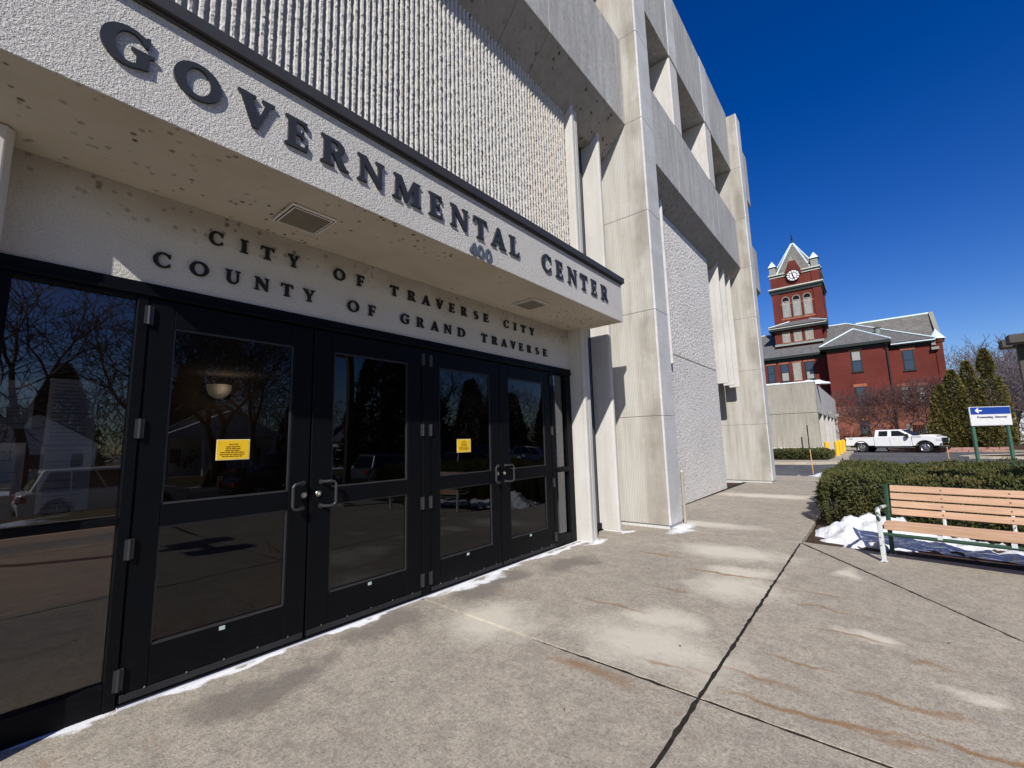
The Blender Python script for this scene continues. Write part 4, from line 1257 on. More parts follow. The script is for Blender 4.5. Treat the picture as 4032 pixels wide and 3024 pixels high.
gab = MB().prism([(2.24, 25.0), (2.24, 25.60), (2.55, 26.3), (2.80, 27.1), (3.68, 27.1), (3.93, 26.3), (4.26, 25.6), (4.26, 25.0)], 'x', 74.70, 76.8)
cw('clock_gable', gab, M['brick'], T)
cw('gable_cap', MB().prism([(2.80, 27.1), (3.68, 27.1), (3.26, 28.1)], 'x', 74.70, 76.6), M['grey_trim'], T)
edge = MB()
for a, b in (((2.2, 25.6), (2.78, 27.12)), ((2.78, 27.12), (3.26, 28.14)), ((4.3, 25.6), (3.70, 27.12)), ((3.70, 27.12), (3.26, 28.14))):
    edge.tube([(74.68, a[0], a[1]), (74.68, b[0], b[1])], .065, 5)
cw('gable_edge', edge, M['grey_trim'], T)
CK = cw('clock_face', MB().tube([(74.69, 3.24, 24.80), (74.62, 3.24, 24.80)], .80, 36), M['white_paint'], T)
rim = MB()
rr = arc(3.24, 24.8, .82, .82, 0, 360, 36)
rim.tube([(74.615, y, z) for y, z in rr], .045, 5, False)
cw('clock_rim', rim, M['black_plastic'], CK)
nm = MB()
for i in range(12):
    a = math.radians(15 + 30 * i)
    nm.tube([(74.612, 3.24 + .47 * math.cos(a), 24.8 + .47 * math.sin(a)), (74.612, 3.24 + .78 * math.cos(a), 24.8 + .78 * math.sin(a))], .055, 4)
r2 = arc(3.24, 24.8, .46, .46, 0, 360, 28)
nm.tube([(74.612, y, z) for y, z in r2], .045, 4, False)
cw('clock_divisions', nm, M['black_plastic'], CK)
def hand(minute, L, w, x):
    a = math.radians(minute * 6)
    d = Vector((0, -math.sin(a), math.cos(a)))
    return MB().tube([Vector((x, 3.24, 24.8)) - d * .12, Vector((x, 3.24, 24.8)) + d * L * .6, Vector((x, 3.24, 24.8)) + d * L], [w, w * 1.2, .01], 4)
cw('minute_hand', hand(27.5, .66, .085, 74.56), M['black_plastic'], CK)
cw('hour_hand', hand(57.3, .46, .09, 74.58), M['black_plastic'], CK)

# ------------------------------------------------------------------ the low concrete annex
AN = thing('concrete_annex', 'low grey concrete annex with snow along its parapet in front of the courthouse', 'building')
def aw(name, mb, mat, parent=AN, **kw):
    return obj(name, MB().box(*mb) if isinstance(mb, tuple) else mb, mat, parent, **kw)
aw('inner_wall', (38.5, 61.3, 1.6, 13, -.2, 5.15), M['annex'])
for a, b in ((-.58, .845), (.851, 2.6), (2.606, 6), (6.006, 12)):
    aw('upper_panel', (38.0, 38.5, a, b, 2.99, 5.17), M['annex'], bevel=.02)
for a, b in ((-.575, .155), (.161, 1.79), (1.796, 6), (6.006, 12)):
    aw('lower_panel', (38.03, 38.5, a, b, .55, 2.975), M['annex'], bevel=.012)
aw('plinth', (37.98, 38.5, -.60, 1.55, -.15, .545), M['annex_pale'], bevel=.01)
aw('plinth', (37.98, 38.5, 1.56, 12, -.15, .545), M['annex_pale'], bevel=.01)
aw('side_fascia', (38.52, 61.5, -.58, 1.55, 2.99, 5.17), M['annex_pale'])
for x in (42.6, 46.8, 51.1, 55.4, 60.6):
    aw('pier', (x - .2, x + .2, -.575, 1.55, -.15, 2.985), M['annex_pale'], bevel=.02)
for x in (47.6, 56):
    l = aw('flood_lamp', (x, x + .45, -.95, -.6, 3.15, 3.45), M['grey_trim'])
sn = MB()
for a, b, h in ((-.62, 1.5, .12), (1.5, 4.5, .15), (4.5, 12, .13)):
    sn.box(37.97, 38.8, a, b - .002, 5.175, 5.18 + h)
tag(obj('snow_ridge', sn, M['snow'], bevel=.05, seg=2), 'white strip of snow lying on the annex parapet', 'snow')
def mound(name, cx, cy, rx, ry, h, z0, seed, n=26, label=None):
    r = np.random.default_rng(seed)
    V = []; F = []
    ph = r.uniform(0, 6.28, 12)
    rings = n // 2
    for i in range(rings + 1):
        t = i / rings
        for j in range(n):
            a = 2 * math.pi * j / n
            k = 1 + .16 * math.sin(3 * a + ph[0]) + .10 * math.sin(5 * a + ph[1]) + .07 * math.sin(9 * a + ph[2])
            rr = t * k
            x = cx + rx * rr * math.cos(a); y = cy + ry * rr * math.sin(a)
            z = h * (1 - t * t) ** .8 if t < 1 else -.03
            z += (.12 * h * math.sin(7 * x + ph[3]) * math.cos(9 * y + ph[4]) + r.normal(0, .03 * h)) * (1 if t < .97 else 0)
            V.append((x, y, z0 + z))
        if i:
            for j in range(n):
                F.append(((i - 1) * n + j, i * n + j, i * n + (j + 1) % n, (i - 1) * n + (j + 1) % n))
    me = bpy.data.meshes.new(name); me.from_pydata(V, [], F); me.update()
    o = obj(name, me, M['snow'], smooth=True)
    if label: tag(o, label, 'snow')
    return o
mound('snow_mound', 40.2, -.2, .8, 1.1, .35, 5.2, 3, label='small snow heap on the corner of the annex roof')

# green service fence at the foot of the courthouse
FE = thing('service_fence', 'dark green slatted fence with a pale door at the foot of the courthouse', 'fence', (67.8, -7.2, 0))
for i in range(12):
    wpart('slat', MB().box(67.78, 67.84, -7.2 - i * .17, -7.06 - i * .17, 0, 2.2), M['green_trim'], FE)
wpart('pale_door', MB().box(67.76, 67.83, -7.0, -6.55, 0, 2.25), M['louver'], FE)
# ------------------------------------------------------------------ plants
def leaf_cloud(P, Nrm, ln, wd, r, tilt=.7, fold=True):
    """one small pointed leaf per point: arrays of positions and outward normals"""
    n = len(P)
    d = Nrm + r.normal(0, tilt, (n, 3))
    d /= np.linalg.norm(d, axis=1, keepdims=True)
    s = np.cross(d, r.normal(0, 1, (n, 3)))
    s /= np.linalg.norm(s, axis=1, keepdims=True) + 1e-9
    L = ln * r.uniform(.6, 1.4, (n, 1)); W = wd * r.uniform(.7, 1.3, (n, 1))
    V = np.stack([P, P + d * L * .5 + s * W * .5, P + d * L, P + d * L * .5 - s * W * .5], 1).reshape(-1, 3)
    F = np.arange(n * 4).reshape(-1, 4)
    return V, F

def hedge(name, poly, top, base, dens, ln, wd, mat, label, seed, lump=.07, core_in=.10, cat='hedge', group=None):
    """clipped hedge over a plan polygon: leaves all over its top and sides on a dark inner body"""
    r = np.random.default_rng(seed)
    c = np.mean(np.array(poly), 0)
    root = thing(name, label, cat, (c[0], c[1], base), group=group)
    n = len(poly)
    P = np.array(poly, float)
    area = sum(P[i][0] * P[(i + 1) % n][1] - P[(i + 1) % n][0] * P[i][1] for i in range(n))
    if area < 0:
        P = P[::-1]
    def inside(q):
        res = np.ones(len(q), bool); dist = np.full(len(q), 9.)
        for i in range(n):
            a, b = P[i], P[(i + 1) % n]
            d = (b - a) / np.linalg.norm(b - a); nn = np.array([-d[1], d[0]])
            s = (q - a) @ nn
            res &= s > 0; dist = np.minimum(dist, s)
        return res, dist
    lo, hi = P.min(0), P.max(0)
    N = int(np.prod(hi - lo) * dens)
    q = r.uniform(lo, hi, (N, 2))
    ok, dist = inside(q); q = q[ok]; dist = dist[ok]
    def lumps(x, y, z=0):
        return lump * (np.sin(3.1 * x + 1.3 * y) * np.cos(2.3 * y - x) + .6 * np.sin(7.3 * x + 2 * z) * np.sin(6.1 * y + 1 + 3 * z) + .5 * np.sin(13 * x - 4 * y) * np.sin(11 * y + 2))
    rim = .20
    h = top - base
    zt = base + h - .22 * np.clip(1 - dist / rim, 0, 1) ** 2 + lumps(q[:, 0], q[:, 1]) + r.normal(0, .018, len(q))
    pts = [np.column_stack([q, zt])]; nrm = [np.tile([0, 0, 1.], (len(q), 1))]
    for i in range(n):
        a, b = P[i], P[(i + 1) % n]
        L = np.linalg.norm(b - a); d = (b - a) / L; nn = np.array([d[1], -d[0]])
        k = int(L * h * dens * 1.5)
        t = r.uniform(0, L, k); z = base + r.uniform(.05, 1, k) * (h - .05)
        bulge = .10 * np.sin(np.pi * np.clip((z - base) / h, 0, 1)) - .03
        pos = a + d * t[:, None]
        o = bulge + lumps(pos[:, 0], pos[:, 1], z) * 1.2 + r.normal(0, .02, k)
        pts.append(np.column_stack([pos + nn * o[:, None], z])); nrm.append(np.tile([nn[0], nn[1], .35], (k, 1)))
    Pn = np.concatenate(pts); Nn = np.concatenate(nrm)
    shy = np.sin(2.1 * Pn[:, 0] + 1.7 * Pn[:, 1] + 3 * Pn[:, 2]) * np.sin(4.3 * Pn[:, 1] - 2.2 * Pn[:, 0] + 5 * Pn[:, 2])
    low = np.clip((.32 - (Pn[:, 2] - base)) / .32, 0, 1)
    keep = r.uniform(0, 1, len(Pn)) > .35 * np.clip(shy - .25, 0, 1) + .55 * low
    Pn, Nn = Pn[keep], Nn[keep]
    pk = r.uniform(0, 1, len(Pn)) < .05
    Pn = Pn + Nn * (pk * r.uniform(0, .07, len(Pn)))[:, None]
    V, F = leaf_cloud(Pn, Nn, ln, wd, r)
    me = np_mesh('foliage', V, F)
    f = obj('foliage', me, mat, root, loc=(-c[0], -c[1], -base)); f['kind'] = 'stuff'
    # dark inner twigs
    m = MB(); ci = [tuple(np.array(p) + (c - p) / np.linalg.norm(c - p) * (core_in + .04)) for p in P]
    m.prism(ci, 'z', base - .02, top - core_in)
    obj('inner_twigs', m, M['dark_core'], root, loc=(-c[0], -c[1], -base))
    tw = MB(); rr = random.Random(seed)
    for k in range(int(60 * min(1, area_abs(P) / 20))):
        i = rr.randrange(n); a, b = P[i], P[(i + 1) % n]; t = rr.random(); d = (b - a) / np.linalg.norm(b - a)
        q = a + (b - a) * t - np.array([d[1], -d[0]]) * .05
        s0 = Vector((q[0], q[1], base)); s1 = s0 + Vector((d[1] * .10 + rr.gauss(0, .05), -d[0] * .10 + rr.gauss(0, .05), (top - base) * rr.uniform(.4, .7)))
        tw.tube([s0, s1], [.010, .005], 4)
    o = obj('bare_stems', tw, M['bark'], root, loc=(-c[0], -c[1], -base)); o['kind'] = 'stuff'
    return root
def area_abs(P):
    x, y = P[:, 0], P[:, 1]
    return abs(np.dot(x, np.roll(y, -1)) - np.dot(y, np.roll(x, -1))) / 2
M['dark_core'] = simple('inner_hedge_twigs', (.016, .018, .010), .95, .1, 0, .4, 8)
hedge('yew_hedge', [(8.82, -3.0), (9.25, -2.76), (12.4, -2.74), (12.9, -3.1), (13.0, -9.4), (8.6, -9.4), (8.58, -3.5)], .735, -.03, 2300, .052, .020, M['yew'],
      'big flat clipped dark green hedge behind the bench', 11)
hedge('box_hedge', [(31.1, 3.6), (31.1, -1.0), (31.7, -1.3), (34.4, -1.4), (34.5, -1.0), (32.6, 3.6)], .47, -.04, 420, .10, .045, M['yew'],
      'small low dark hedge in front of the concrete annex', 12, .05)

def conifer(name, loc, H, Rb, label, seed, n=9000, mat=None, profile=None, ln=.16, wd=.07, group=None, tilt=.5):
    r = np.random.default_rng(seed)
    root = thing(name, label, 'tree', loc, group=group)
    t = r.uniform(.0, 1, n) ** 1.15
    z = .05 * H + t * H * .95
    prof = np.array([profile(v) for v in np.linspace(0, 1, 101)])
    R = np.interp(t, np.linspace(0, 1, 101), prof) * Rb
    a = r.uniform(0, 2 * np.pi, n)
    clump = 1 + .16 * np.sin(5 * a + 9 * t * H / 3) * np.sin(14 * t + a * 2) + .10 * np.sin(11 * a + 23 * t)
    rad = R * clump * np.sqrt(r.uniform(.55, 1.05, n))
    P = np.column_stack([rad * np.cos(a), rad * np.sin(a), z])
    Nn = np.column_stack([np.cos(a), np.sin(a), np.full(n, .55)])
    V, F = leaf_cloud(P, Nn, ln, wd, r, tilt)
    f = obj('crown', np_mesh('crown', V, F), mat, root); f['kind'] = 'stuff'
    obj('trunk', MB().tube([(0, 0, -.1), (0, 0, H * .93)], [Rb * .14, .02], 6), M['bark'], root)
    return root
col = lambda v: (min(1, .55 + 2.2 * v) if v < .2 else 1) * (1 - max(0, v - .35) / .65) ** .62 * .98 + .03
knob = lambda v: (1.0 * (1 - max(0, v - .3) / .7) ** .7 * (.45 if .68 < v < .78 else 1)) + .03
AR = 'arborvitae clump beside the courthouse'
conifer('arborvitae', (46.6, -7.75, -.1), 5.0, .75, 'leftmost and lowest arborvitae of the clump, next to the truck bonnet', 21, 7000, M['arbor'], col, .17, .085)
conifer('arborvitae', (46.8, -8.55, -.1), 6.05, .85, 'bushy olive green arborvitae standing second from the left in the clump', 22, 9000, M['arbor'], col, .17, .085)
conifer('arborvitae', (47.2, -9.45, -.1), 6.7, .8, 'arborvitae with a small tufted tip, second from the right in the clump', 23, 7500, M['arbor'], knob, .17, .085)
conifer('arborvitae', (47.4, -10.5, -.1), 7.5, .95, 'tallest arborvitae of the clump, its tip above the blue sign', 24, 9000, M['arbor'], knob, .17, .085)
conifer('arborvitae', (46.4, -9.9, -.1), 3.1, .8, 'short bushy arborvitae half hidden behind the blue sign', 25, 6000, M['arbor'], col, .17, .085)

def bare_tree(name, loc, H, spread, label, seed, depth=6, mat='twig', group=None, cat='tree', stems=1, tw=.012, first=.28, rotz=0):
    """leafless tree: trunk and limbs as tapered tubes, twigs as thin three-sided tubes"""
    r = random.Random(seed)
    segs = []
    def grow(p, d, L, rad, lev):
        k = 3 if lev < 2 else 2
        q = p
        for i in range(k):
            d2 = (d + Vector((r.gauss(0, .13), r.gauss(0, .13), r.gauss(.03, .07)))).normalized()
            e = q + d2 * (L / k)
            r0 = rad * (1 - .35 * i / k); r1 = rad * (1 - .35 * (i + 1) / k)
            segs.append((q, e, max(r0, tw), max(r1, tw), lev))
            if lev >= 1 and lev < depth and i < k - 1 and r.random() < .55:
                side = d2.cross(Vector((r.gauss(0, 1), r.gauss(0, 1), r.gauss(0, 1)))).normalized()
                grow(e, (d2 * .55 + side * .8 * spread).normalized(), L * r.uniform(.45, .7), r1 * .5, lev + 1)
            q = e; d = d2
        if lev < depth:
            nb = r.choice((2, 3, 3)) if lev < 3 else r.choice((2, 2, 3))
            ax = d.orthogonal().normalized(); a0 = r.uniform(0, 6.28)
            for j in range(nb):
                a = a0 + 6.28 * j / nb + r.gauss(0, .3)
                side = (ax * math.cos(a) + d.cross(ax) * math.sin(a))
                ang = r.uniform(.35, .75) * spread
                grow(q, (d * math.cos(ang) + side * math.sin(ang) + Vector((0, 0, .10))).normalized(), L * r.uniform(.62, .86), rad * .62 / (nb ** .12), lev + 1)
    for s in range(stems):
        d = Vector((r.gauss(0, .12), r.gauss(0, .12), 1)) if stems == 1 else Vector((r.gauss(0, .45), r.gauss(0, .45), 1))
        grow(Vector((r.gauss(0, .1), r.gauss(0, .1), 0)), d.normalized(), H * first, H * .022 / (stems ** .4), 0)
    def build(sel, k):
        A = np.array([[*s[0]] for s in sel]); B = np.array([[*s[1]] for s in sel])
        ra = np.array([s[2] for s in sel])[:, None]; rb = np.array([s[3] for s in sel])[:, None]
        D = B - A; D /= np.linalg.norm(D, axis=1, keepdims=True)
        up = np.where(np.abs(D[:, 2:3]) > .9, [[1., 0, 0]], [[0, 0, 1.]])
        U = np.cross(D, up); U /= np.linalg.norm(U, axis=1, keepdims=True); W = np.cross(D, U)
        V = []
        for j in range(k):
            a = 2 * math.pi * j / k
            o = U * math.cos(a) + W * math.sin(a)
            V.append(A + o * ra); V.append(B + o * rb)
        V = np.stack(V, 1)                       # (n, 2k, 3)
        n = len(sel); base = (np.arange(n) * 2 * k)[:, None]
        F = np.concatenate([base + np.array([[2 * j, 2 * ((j + 1) % k), 2 * ((j + 1) % k) + 1, 2 * j + 1]]) for j in range(k)], 0)
        return V.reshape(-1, 3), F
    root = thing(name, label, cat, loc, rotz, group)
    zmax = max(s[1].z for s in segs)
    f = H / zmax
    segs = [(a * f, b * f, c, d, l) for a, b, c, d, l in segs]
    V, F = build([s for s in segs if s[4] <= 1], 7)
    obj('trunk', np_mesh('trunk', V, F, True), M['bark'], root)
    V, F = build([s for s in segs if s[4] > 1], 3)
    c = obj('crown', np_mesh('crown', V, F), M[mat], root); c['kind'] = 'stuff'
    return root
def plant_copy(src, loc, rotz, label, scale=1.0, group=None):
    c = copy_tree(src)
    c.location = loc; c.rotation_euler = (0, 0, rotz); c.scale = (scale,) * 3
    c['label'] = label
    if group: c['group'] = group
    return c
# reddish leafless trees before the courthouse
t1 = bare_tree('ornamental_tree', (61, -3.4, -.05), 6.8, 1.05, 'reddish leafless tree in front of the left part of the courthouse wing', 31, 6, 'red_twig', None, 'tree', 3, .013, .2)
plant_copy(t1, (60.5, -5.6, -.05), 2.1, 'reddish leafless tree behind the truck cab', 1.05)
plant_copy(t1, (61.5, -8.1, -.05), 4.0, 'reddish leafless tree between the truck bonnet and the arborvitae', 1.12)
# bare trees beyond, on the right
BT = 'bare trees beyond the courthouse'
g1 = bare_tree('bare_tree', (70, -15.5, 0), 10.5, 1.0, 'distant leafless tree beyond the courthouse lawn', 41, 6, 'grey_twig', BT, 'tree', 1, .020, .2)
g2 = bare_tree('bare_tree', (74, -21, 0), 11.5, 1.1, 'distant leafless tree beyond the courthouse lawn', 42, 6, 'grey_twig', BT, 'tree', 1, .020, .2)
spots = [(82, -14.5, 13), (88, -18, 14), (80, -19, 12), (66, -19, 9.5), (92, -25, 14), (84, -27, 12.5), (72, -27, 11), (98, -17, 15), (95, -33, 14), (62, -22, 9), (68, -24, 10), (90, -40, 14), (78, -34, 12), (104, -22, 15), (110, -30, 15), (64, -16, 8.2), (76, -16, 10.5), (70, -31, 10), (86, -22, 12), (60, -26, 9), (58, -17.5, 7.5), (66, -14.3, 8.5), (74, -14, 10), (79, -23, 12), (96, -20, 15), (72, -18, 10), (65, -29, 10), (57, -21, 8), (88, -31, 14), (100, -28, 15)]
for i, (x, y, h) in enumerate(spots):
    src = (g1, g2)[i % 2]
    plant_copy(src, (x, y, 0), i * 1.9, 'distant leafless tree beyond the courthouse lawn', h / (10.5, 11.5)[i % 2])
# a far thicket that closes the horizon across the street and beyond the courthouse lawn
def thicket(name, path, H, n, seed, label):
    r = np.random.default_rng(seed)
    pts = np.array(path, float); L = np.linalg.norm(np.diff(pts, axis=0), axis=1); cum = np.concatenate([[0], np.cumsum(L)])
    s = r.uniform(0, cum[-1], n)
    x = np.interp(s, cum, pts[:, 0]) + r.normal(0, 3, n); y = np.interp(s, cum, pts[:, 1]) + r.normal(0, 3, n)
    hh = H * (.75 + .25 * np.sin(s * .11) * np.sin(s * .37 + 1))
    z = hh * r.uniform(0, 1, n) ** .8
    A = np.column_stack([x, y, z - .8]); ln = r.uniform(1.0, 2.6, (n, 1))
    d = np.column_stack([r.normal(0, .45, n), r.normal(0, .45, n), r.uniform(.3, 1, n)]); d /= np.linalg.norm(d, axis=1, keepdims=True)
    w = np.cross(d, r.normal(0, 1, (n, 3))); w /= np.linalg.norm(w, axis=1, keepdims=True); w *= r.uniform(.02, .07, (n, 1))
    V = np.stack([A - w, A + w, A + d * ln + w * .3, A + d * ln - w * .3], 1).reshape(-1, 3)
    o = obj(name, np_mesh(name, V, np.arange(4 * n).reshape(-1, 4)), M['grey_twig'], kind='stuff')
    return tag(o, label, 'thicket')
thicket('distant_wood', [(-60, -80), (60, -78), (125, -62)], 11, 26000, 71, 'far leafless wood closing the view across the street')
thicket('distant_wood', [(125, -62), (128, -30), (122, -13)], 11, 16000, 72, 'far leafless wood behind the single bare trees right of the courthouse')
# trees across the street, seen mirrored in the doors
f1 = bare_tree('shade_tree', (1.3, -29, -.8), 12, 1.0, 'spreading leafless shade tree across the street, left of the white house', 51, 6, 'twig', None, 'tree', 1, .016, .22)
f2 = bare_tree('shade_tree', (5.6, -28.5, -.8), 13, 1.1, 'forked leafless shade tree across the street, behind the parked cars', 52, 6, 'twig', None, 'tree', 2, .016, .25)
plant_copy(f2, (9.5, -29, -.8), 2.0, 'tall leafless tree across the street, left of the spruce', 1.05)
plant_copy(f2, (13.2, -31, -.8), 4.4, 'tall leafless tree across the street, right of the white house', 1.1)
plant_copy(f1, (30, -30, -.8), 1.0, 'leafless tree across the street beside the parked van', 1.0)
plant_copy(f1, (39, -28, -.8), 2.6, 'leafless tree at the far end of the street', .95)
for i, (x, y, h) in enumerate(((48, -50, 13), (58, -46, 12), (70, -52, 14), (82, -55, 13), (66, -38, 10), (94, -48, 13), (20, -66, 12), (-4, -62, 12), (27, -60, 12))):
    plant_copy((g1, g2)[i % 2], (x, y, -.8), i * 1.3, 'leafless tree far across the street', h / (10.5, 11.5)[i % 2], 'far trees across the street')
cone = lambda v: (1 - v) ** .85 * .97 + .03
conifer('spruce', (22.5, -29.5, -.8), 13, 3.6, 'big dark spruce across the street', 61, 9000, M['spruce'], cone, .6, .16, tilt=.5)
conifer('spruce', (27.0, -31, -.8), 14, 3.8, 'second dark spruce across the street, right of the first', 62, 9000, M['spruce'], cone, .6, .16, tilt=.5)
s2 = conifer('spruce', (44, -40, -.8), 11, 3.2, 'dark spruce far across the street', 64, 7000, M['spruce'], cone, .6, .16, group='far spruces across the street')
for i, (x, y, k) in enumerate(((54, -44, 1.1), (63, -48, 1.0), (74, -47, 1.2), (87, -52, 1.1), (102, -56, 1.2), (30, -62, 1.0), (6, -68, 1.1))):
    plant_copy(s2, (x, y, -.8), i * 1.1, 'dark spruce far across the street', k)
conifer('spruce', (12.6, -47, -.8), 10, 3.0, 'far spruce behind the white house', 63, 6000, M['spruce'], cone, .6, .16, tilt=.5)
# ------------------------------------------------------------------ vehicles (local frame: x forward, z up, wheels on z = 0)
def arch_poly(x0, x1, zb, top, axles, r, zc):
    """side outline with round wheel openings along the lower edge; top is the list of upper points from rear to front"""
    pts = [(x0, zb)] + top + [(x1, zb)]
    low = []
    for ax in sorted(axles, reverse=True):
        h = math.sqrt(max(0, r * r - (zb - zc) ** 2))
        a = math.degrees(math.atan2(zb - zc, h))
        low += arc(ax, zc, r, r, a, 180 - a, 12)
    return pts + low
def wheel(parent, x, y, r, w, side, spokes=8):
    t = MB().tube([(x, y - w / 2, r), (x, y - w / 2 + .03, r), (x, y + w / 2 - .03, r), (x, y + w / 2, r)], [r * .93, r, r, r * .93], 28)
    wh = obj('wheel', t, M['tyre'], parent)
    yo = y + side * (w / 2 + .004)
    obj('rim_well', MB().tube([(x, yo - side * .02, r), (x, yo, r)], r * .66, 24), M['black_plastic'], wh)
    rm = MB()
    ring = arc(x, r, r * .63, r * .63, 0, 360, 24)
    rm.tube([(px, yo + side * .006, pz) for px, pz in ring], r * .05, 5, False)
    for i in range(spokes):
        a = 2 * math.pi * i / spokes
        rm.tube([(x + r * .10 * math.cos(a), yo + side * .012, r + r * .10 * math.sin(a)), (x + r * .6 * math.cos(a), yo + side * .006, r + r * .6 * math.sin(a))], [r * .10, r * .075], 5)
    rm.tube([(x, yo, r), (x, yo + side * .03, r)], [r * .2, r * .14], 12)
    obj('rim', rm, M['alloy'], wh)
    return wh
def frustum(m, b, t):
    """b, t = (x0, x1, halfwidth, z)"""
    vs = [(b[0], -b[2], b[3]), (b[1], -b[2] * .97, b[3]), (b[1], b[2] * .97, b[3]), (b[0], b[2], b[3]), (t[0], -t[2], t[3]), (t[1], -t[2] * .97, t[3]), (t[1], t[2] * .97, t[3]), (t[0], t[2], t[3])]
    return m.add(vs, [(3, 2, 1, 0), (4, 5, 6, 7), (0, 1, 5, 4), (1, 2, 6, 5), (2, 3, 7, 6), (3, 0, 4, 7)])
def side_pane(parent, b, t, poly, side, off=.006, mat='car_glass', name='side_window'):
    """poly in (x, z) laid on the slanted side of a greenhouse"""
    def P(x, z):
        k = (z - b[3]) / (t[3] - b[3])
        y = (b[2] + (t[2] - b[2]) * k) * .985 + off + .012
        return (x, side * y, z)
    fs = [tuple(range(len(poly)))]
    return obj(name, MB().add([P(*p) for p in poly], fs), M[mat], parent)

def pickup():
    T = thing('pickup_truck', 'white crew cab pickup truck parked before the red brick courthouse', 'pickup truck')
    pw = M['car_white']
    bed = MB()
    side = arch_poly(-3.36, -1.235, .60, [(-3.39, 1.05), (-3.38, 1.33), (-1.235, 1.345)], [-2.185], .53, .43)
    for s in (-1, 1):
        bed.prism(side, 'y', min(s * .99, s * .90), max(s * .99, s * .90))
    bed.box(-3.36, -1.24, -.895, .895, .80, .86); bed.box(-3.39, -3.33, -.895, .895, .62, 1.32); bed.box(-1.30, -1.24, -.895, .895, .86, 1.34)
    B = obj('bed', bed, pw, T, bevel=.02, seg=2)
    obj('bed_rail_cap', MB().box(-3.38, -1.25, -.985, -.90, 1.346, 1.362).box(-3.38, -1.25, .90, .985, 1.346, 1.362), M['black_plastic'], B)
    cab = MB().prism([(-1.215, .55), (-1.215, 1.36), (1.32, 1.365), (1.36, .55)], 'y', -.985, .985)
    C_ = obj('cab', cab, pw, T, bevel=.03, seg=2)
    b = (-1.19, 1.52, .955, 1.345); t = (-1.10, .62, .79, 1.945)
    gh = obj('cab_roof', frustum(MB(), b, t), pw, T, bevel=.05, seg=3)
    for s in (-1, 1):
        side_pane(gh, b, t, [(-.88, 1.40), (-.22, 1.40), (-.22, 1.845), (-.84, 1.845)], s)
        side_pane(gh, b, t, [(.04, 1.40), (1.22, 1.40), (.62, 1.80), (.50, 1.845), (.04, 1.845)], s)
    obj('windshield', MB().add([(1.47, -.84, 1.39), (1.47, .84, 1.39), (.70, .70, 1.90), (.70, -.70, 1.90)], [(0, 1, 2, 3)]), M['car_glass'], gh, loc=(.035, 0, .02))
    obj('rear_window', MB().add([(-1.19, .8, 1.42), (-1.19, -.8, 1.42), (-1.13, -.7, 1.85), (-1.13, .7, 1.85)], [(0, 1, 2, 3)]), M['car_glass'], gh, loc=(-.02, 0, 0))
    hood = MB()
    fs = arch_poly(1.375, 3.10, .58, [(1.375, 1.395), (1.9, 1.41), (2.7, 1.36), (3.02, 1.27), (3.14, 1.10)], [2.185], .54, .43)
    hood.prism(fs, 'y', -.985, .985)
    H = obj('front_fender', hood, pw, T, bevel=.035, seg=2)
    obj('hood_scoop', frustum(MB(), (1.7, 2.9, .55, 1.36), (1.8, 2.7, .42, 1.46)), pw, H, bevel=.02)
    # trim
    for s in (-1, 1):
        for ax, r in ((-2.185, .54), (2.185, .55)):
            fl = MB(); o1 = arc(ax, .43, r + .05, r + .05, 8, 172, 16); i1 = arc(ax, .43, r - .02, r - .02, 8, 172, 16)
            for i in range(16):
                fl.prism([o1[i], o1[i + 1], i1[i + 1], i1[i]], 'y', min(s * .975, s * 1.015), max(s * .975, s * 1.015))
            obj('wheel_arch', fl, M['black_plastic'], T)
        ln = MB()
        for x in (-1.20, -.08, 1.30):
            ln.box(x - .006, x + .006, min(s * .9855, s * .988), max(s * .9855, s * .988), .62, 1.36)
        obj('door_gap', ln, M['black_plastic'], C_)
        for x in (-.95, .16):
            obj('door_handle', MB().box(x, x + .17, min(s * .988, s * 1.012), max(s * .988, s * 1.012), 1.19, 1.225), pw, C_, bevel=.006)
        obj('running_board', MB().box(-1.15, 1.55, min(s * .93, s * 1.06), max(s * .93, s * 1.06), .42, .475), M['chrome'], T, bevel=.015)
        mr = MB(); mr.box(1.08, 1.24, min(s * 1.06, s * 1.24), max(s * 1.06, s * 1.24), 1.22, 1.55); mr.box(1.12, 1.20, min(s * .95, s * 1.07), max(s * .95, s * 1.07), 1.34, 1.42)
        mo = obj('mirror', mr, M['black_plastic'], T, bevel=.03, seg=2)
        obj('turn_lamp', MB().box(1.235, 1.25, min(s * 1.10, s * 1.20), max(s * 1.10, s * 1.20), 1.42, 1.50), M['amber'], mo)
        obj('fender_vent', MB().box(1.42, 2.0, min(s * .986, s * .992), max(s * .986, s * .992), 1.27, 1.315), M['black_plastic'], H)
        obj('headlight', MB().box(2.86, 3.16, min(s * .70, s * .992), max(s * .70, s * .992), .92, 1.17), M['clear_lamp'], H, bevel=.03)
        obj('taillight', MB().box(-3.405, -3.30, min(s * .86, s * .996), max(s * .86, s * .996), 1.00, 1.28), M['red_lamp'], B, bevel=.01)
        for ax in (-2.185, 2.185):
            wheel(T, ax, s * .86, .43, .27, s)
    me = text_mesh('FX4', .16, .002, bold=.004)
    me.transform(FACE_Y); me.materials.append(M['black_plastic'])
    obj('bed_decal', me, None, B, loc=(-2.95, -.9935, 1.20))
    gr = MB().box(3.12, 3.19, -.68, .68, .80, 1.20)
    G_ = obj('grille', gr, M['chrome'], T, bevel=.02)
    gm = MB()
    for z in (.88, 1.0, 1.12):
        gm.box(3.185, 3.195, -.62, .62, z - .035, z + .035)
    obj('grille_opening', gm, M['black_plastic'], G_)
    obj('front_bumper', MB().box(3.02, 3.26, -.985, .985, .52, .78), M['chrome'], T, bevel=.05, seg=2)
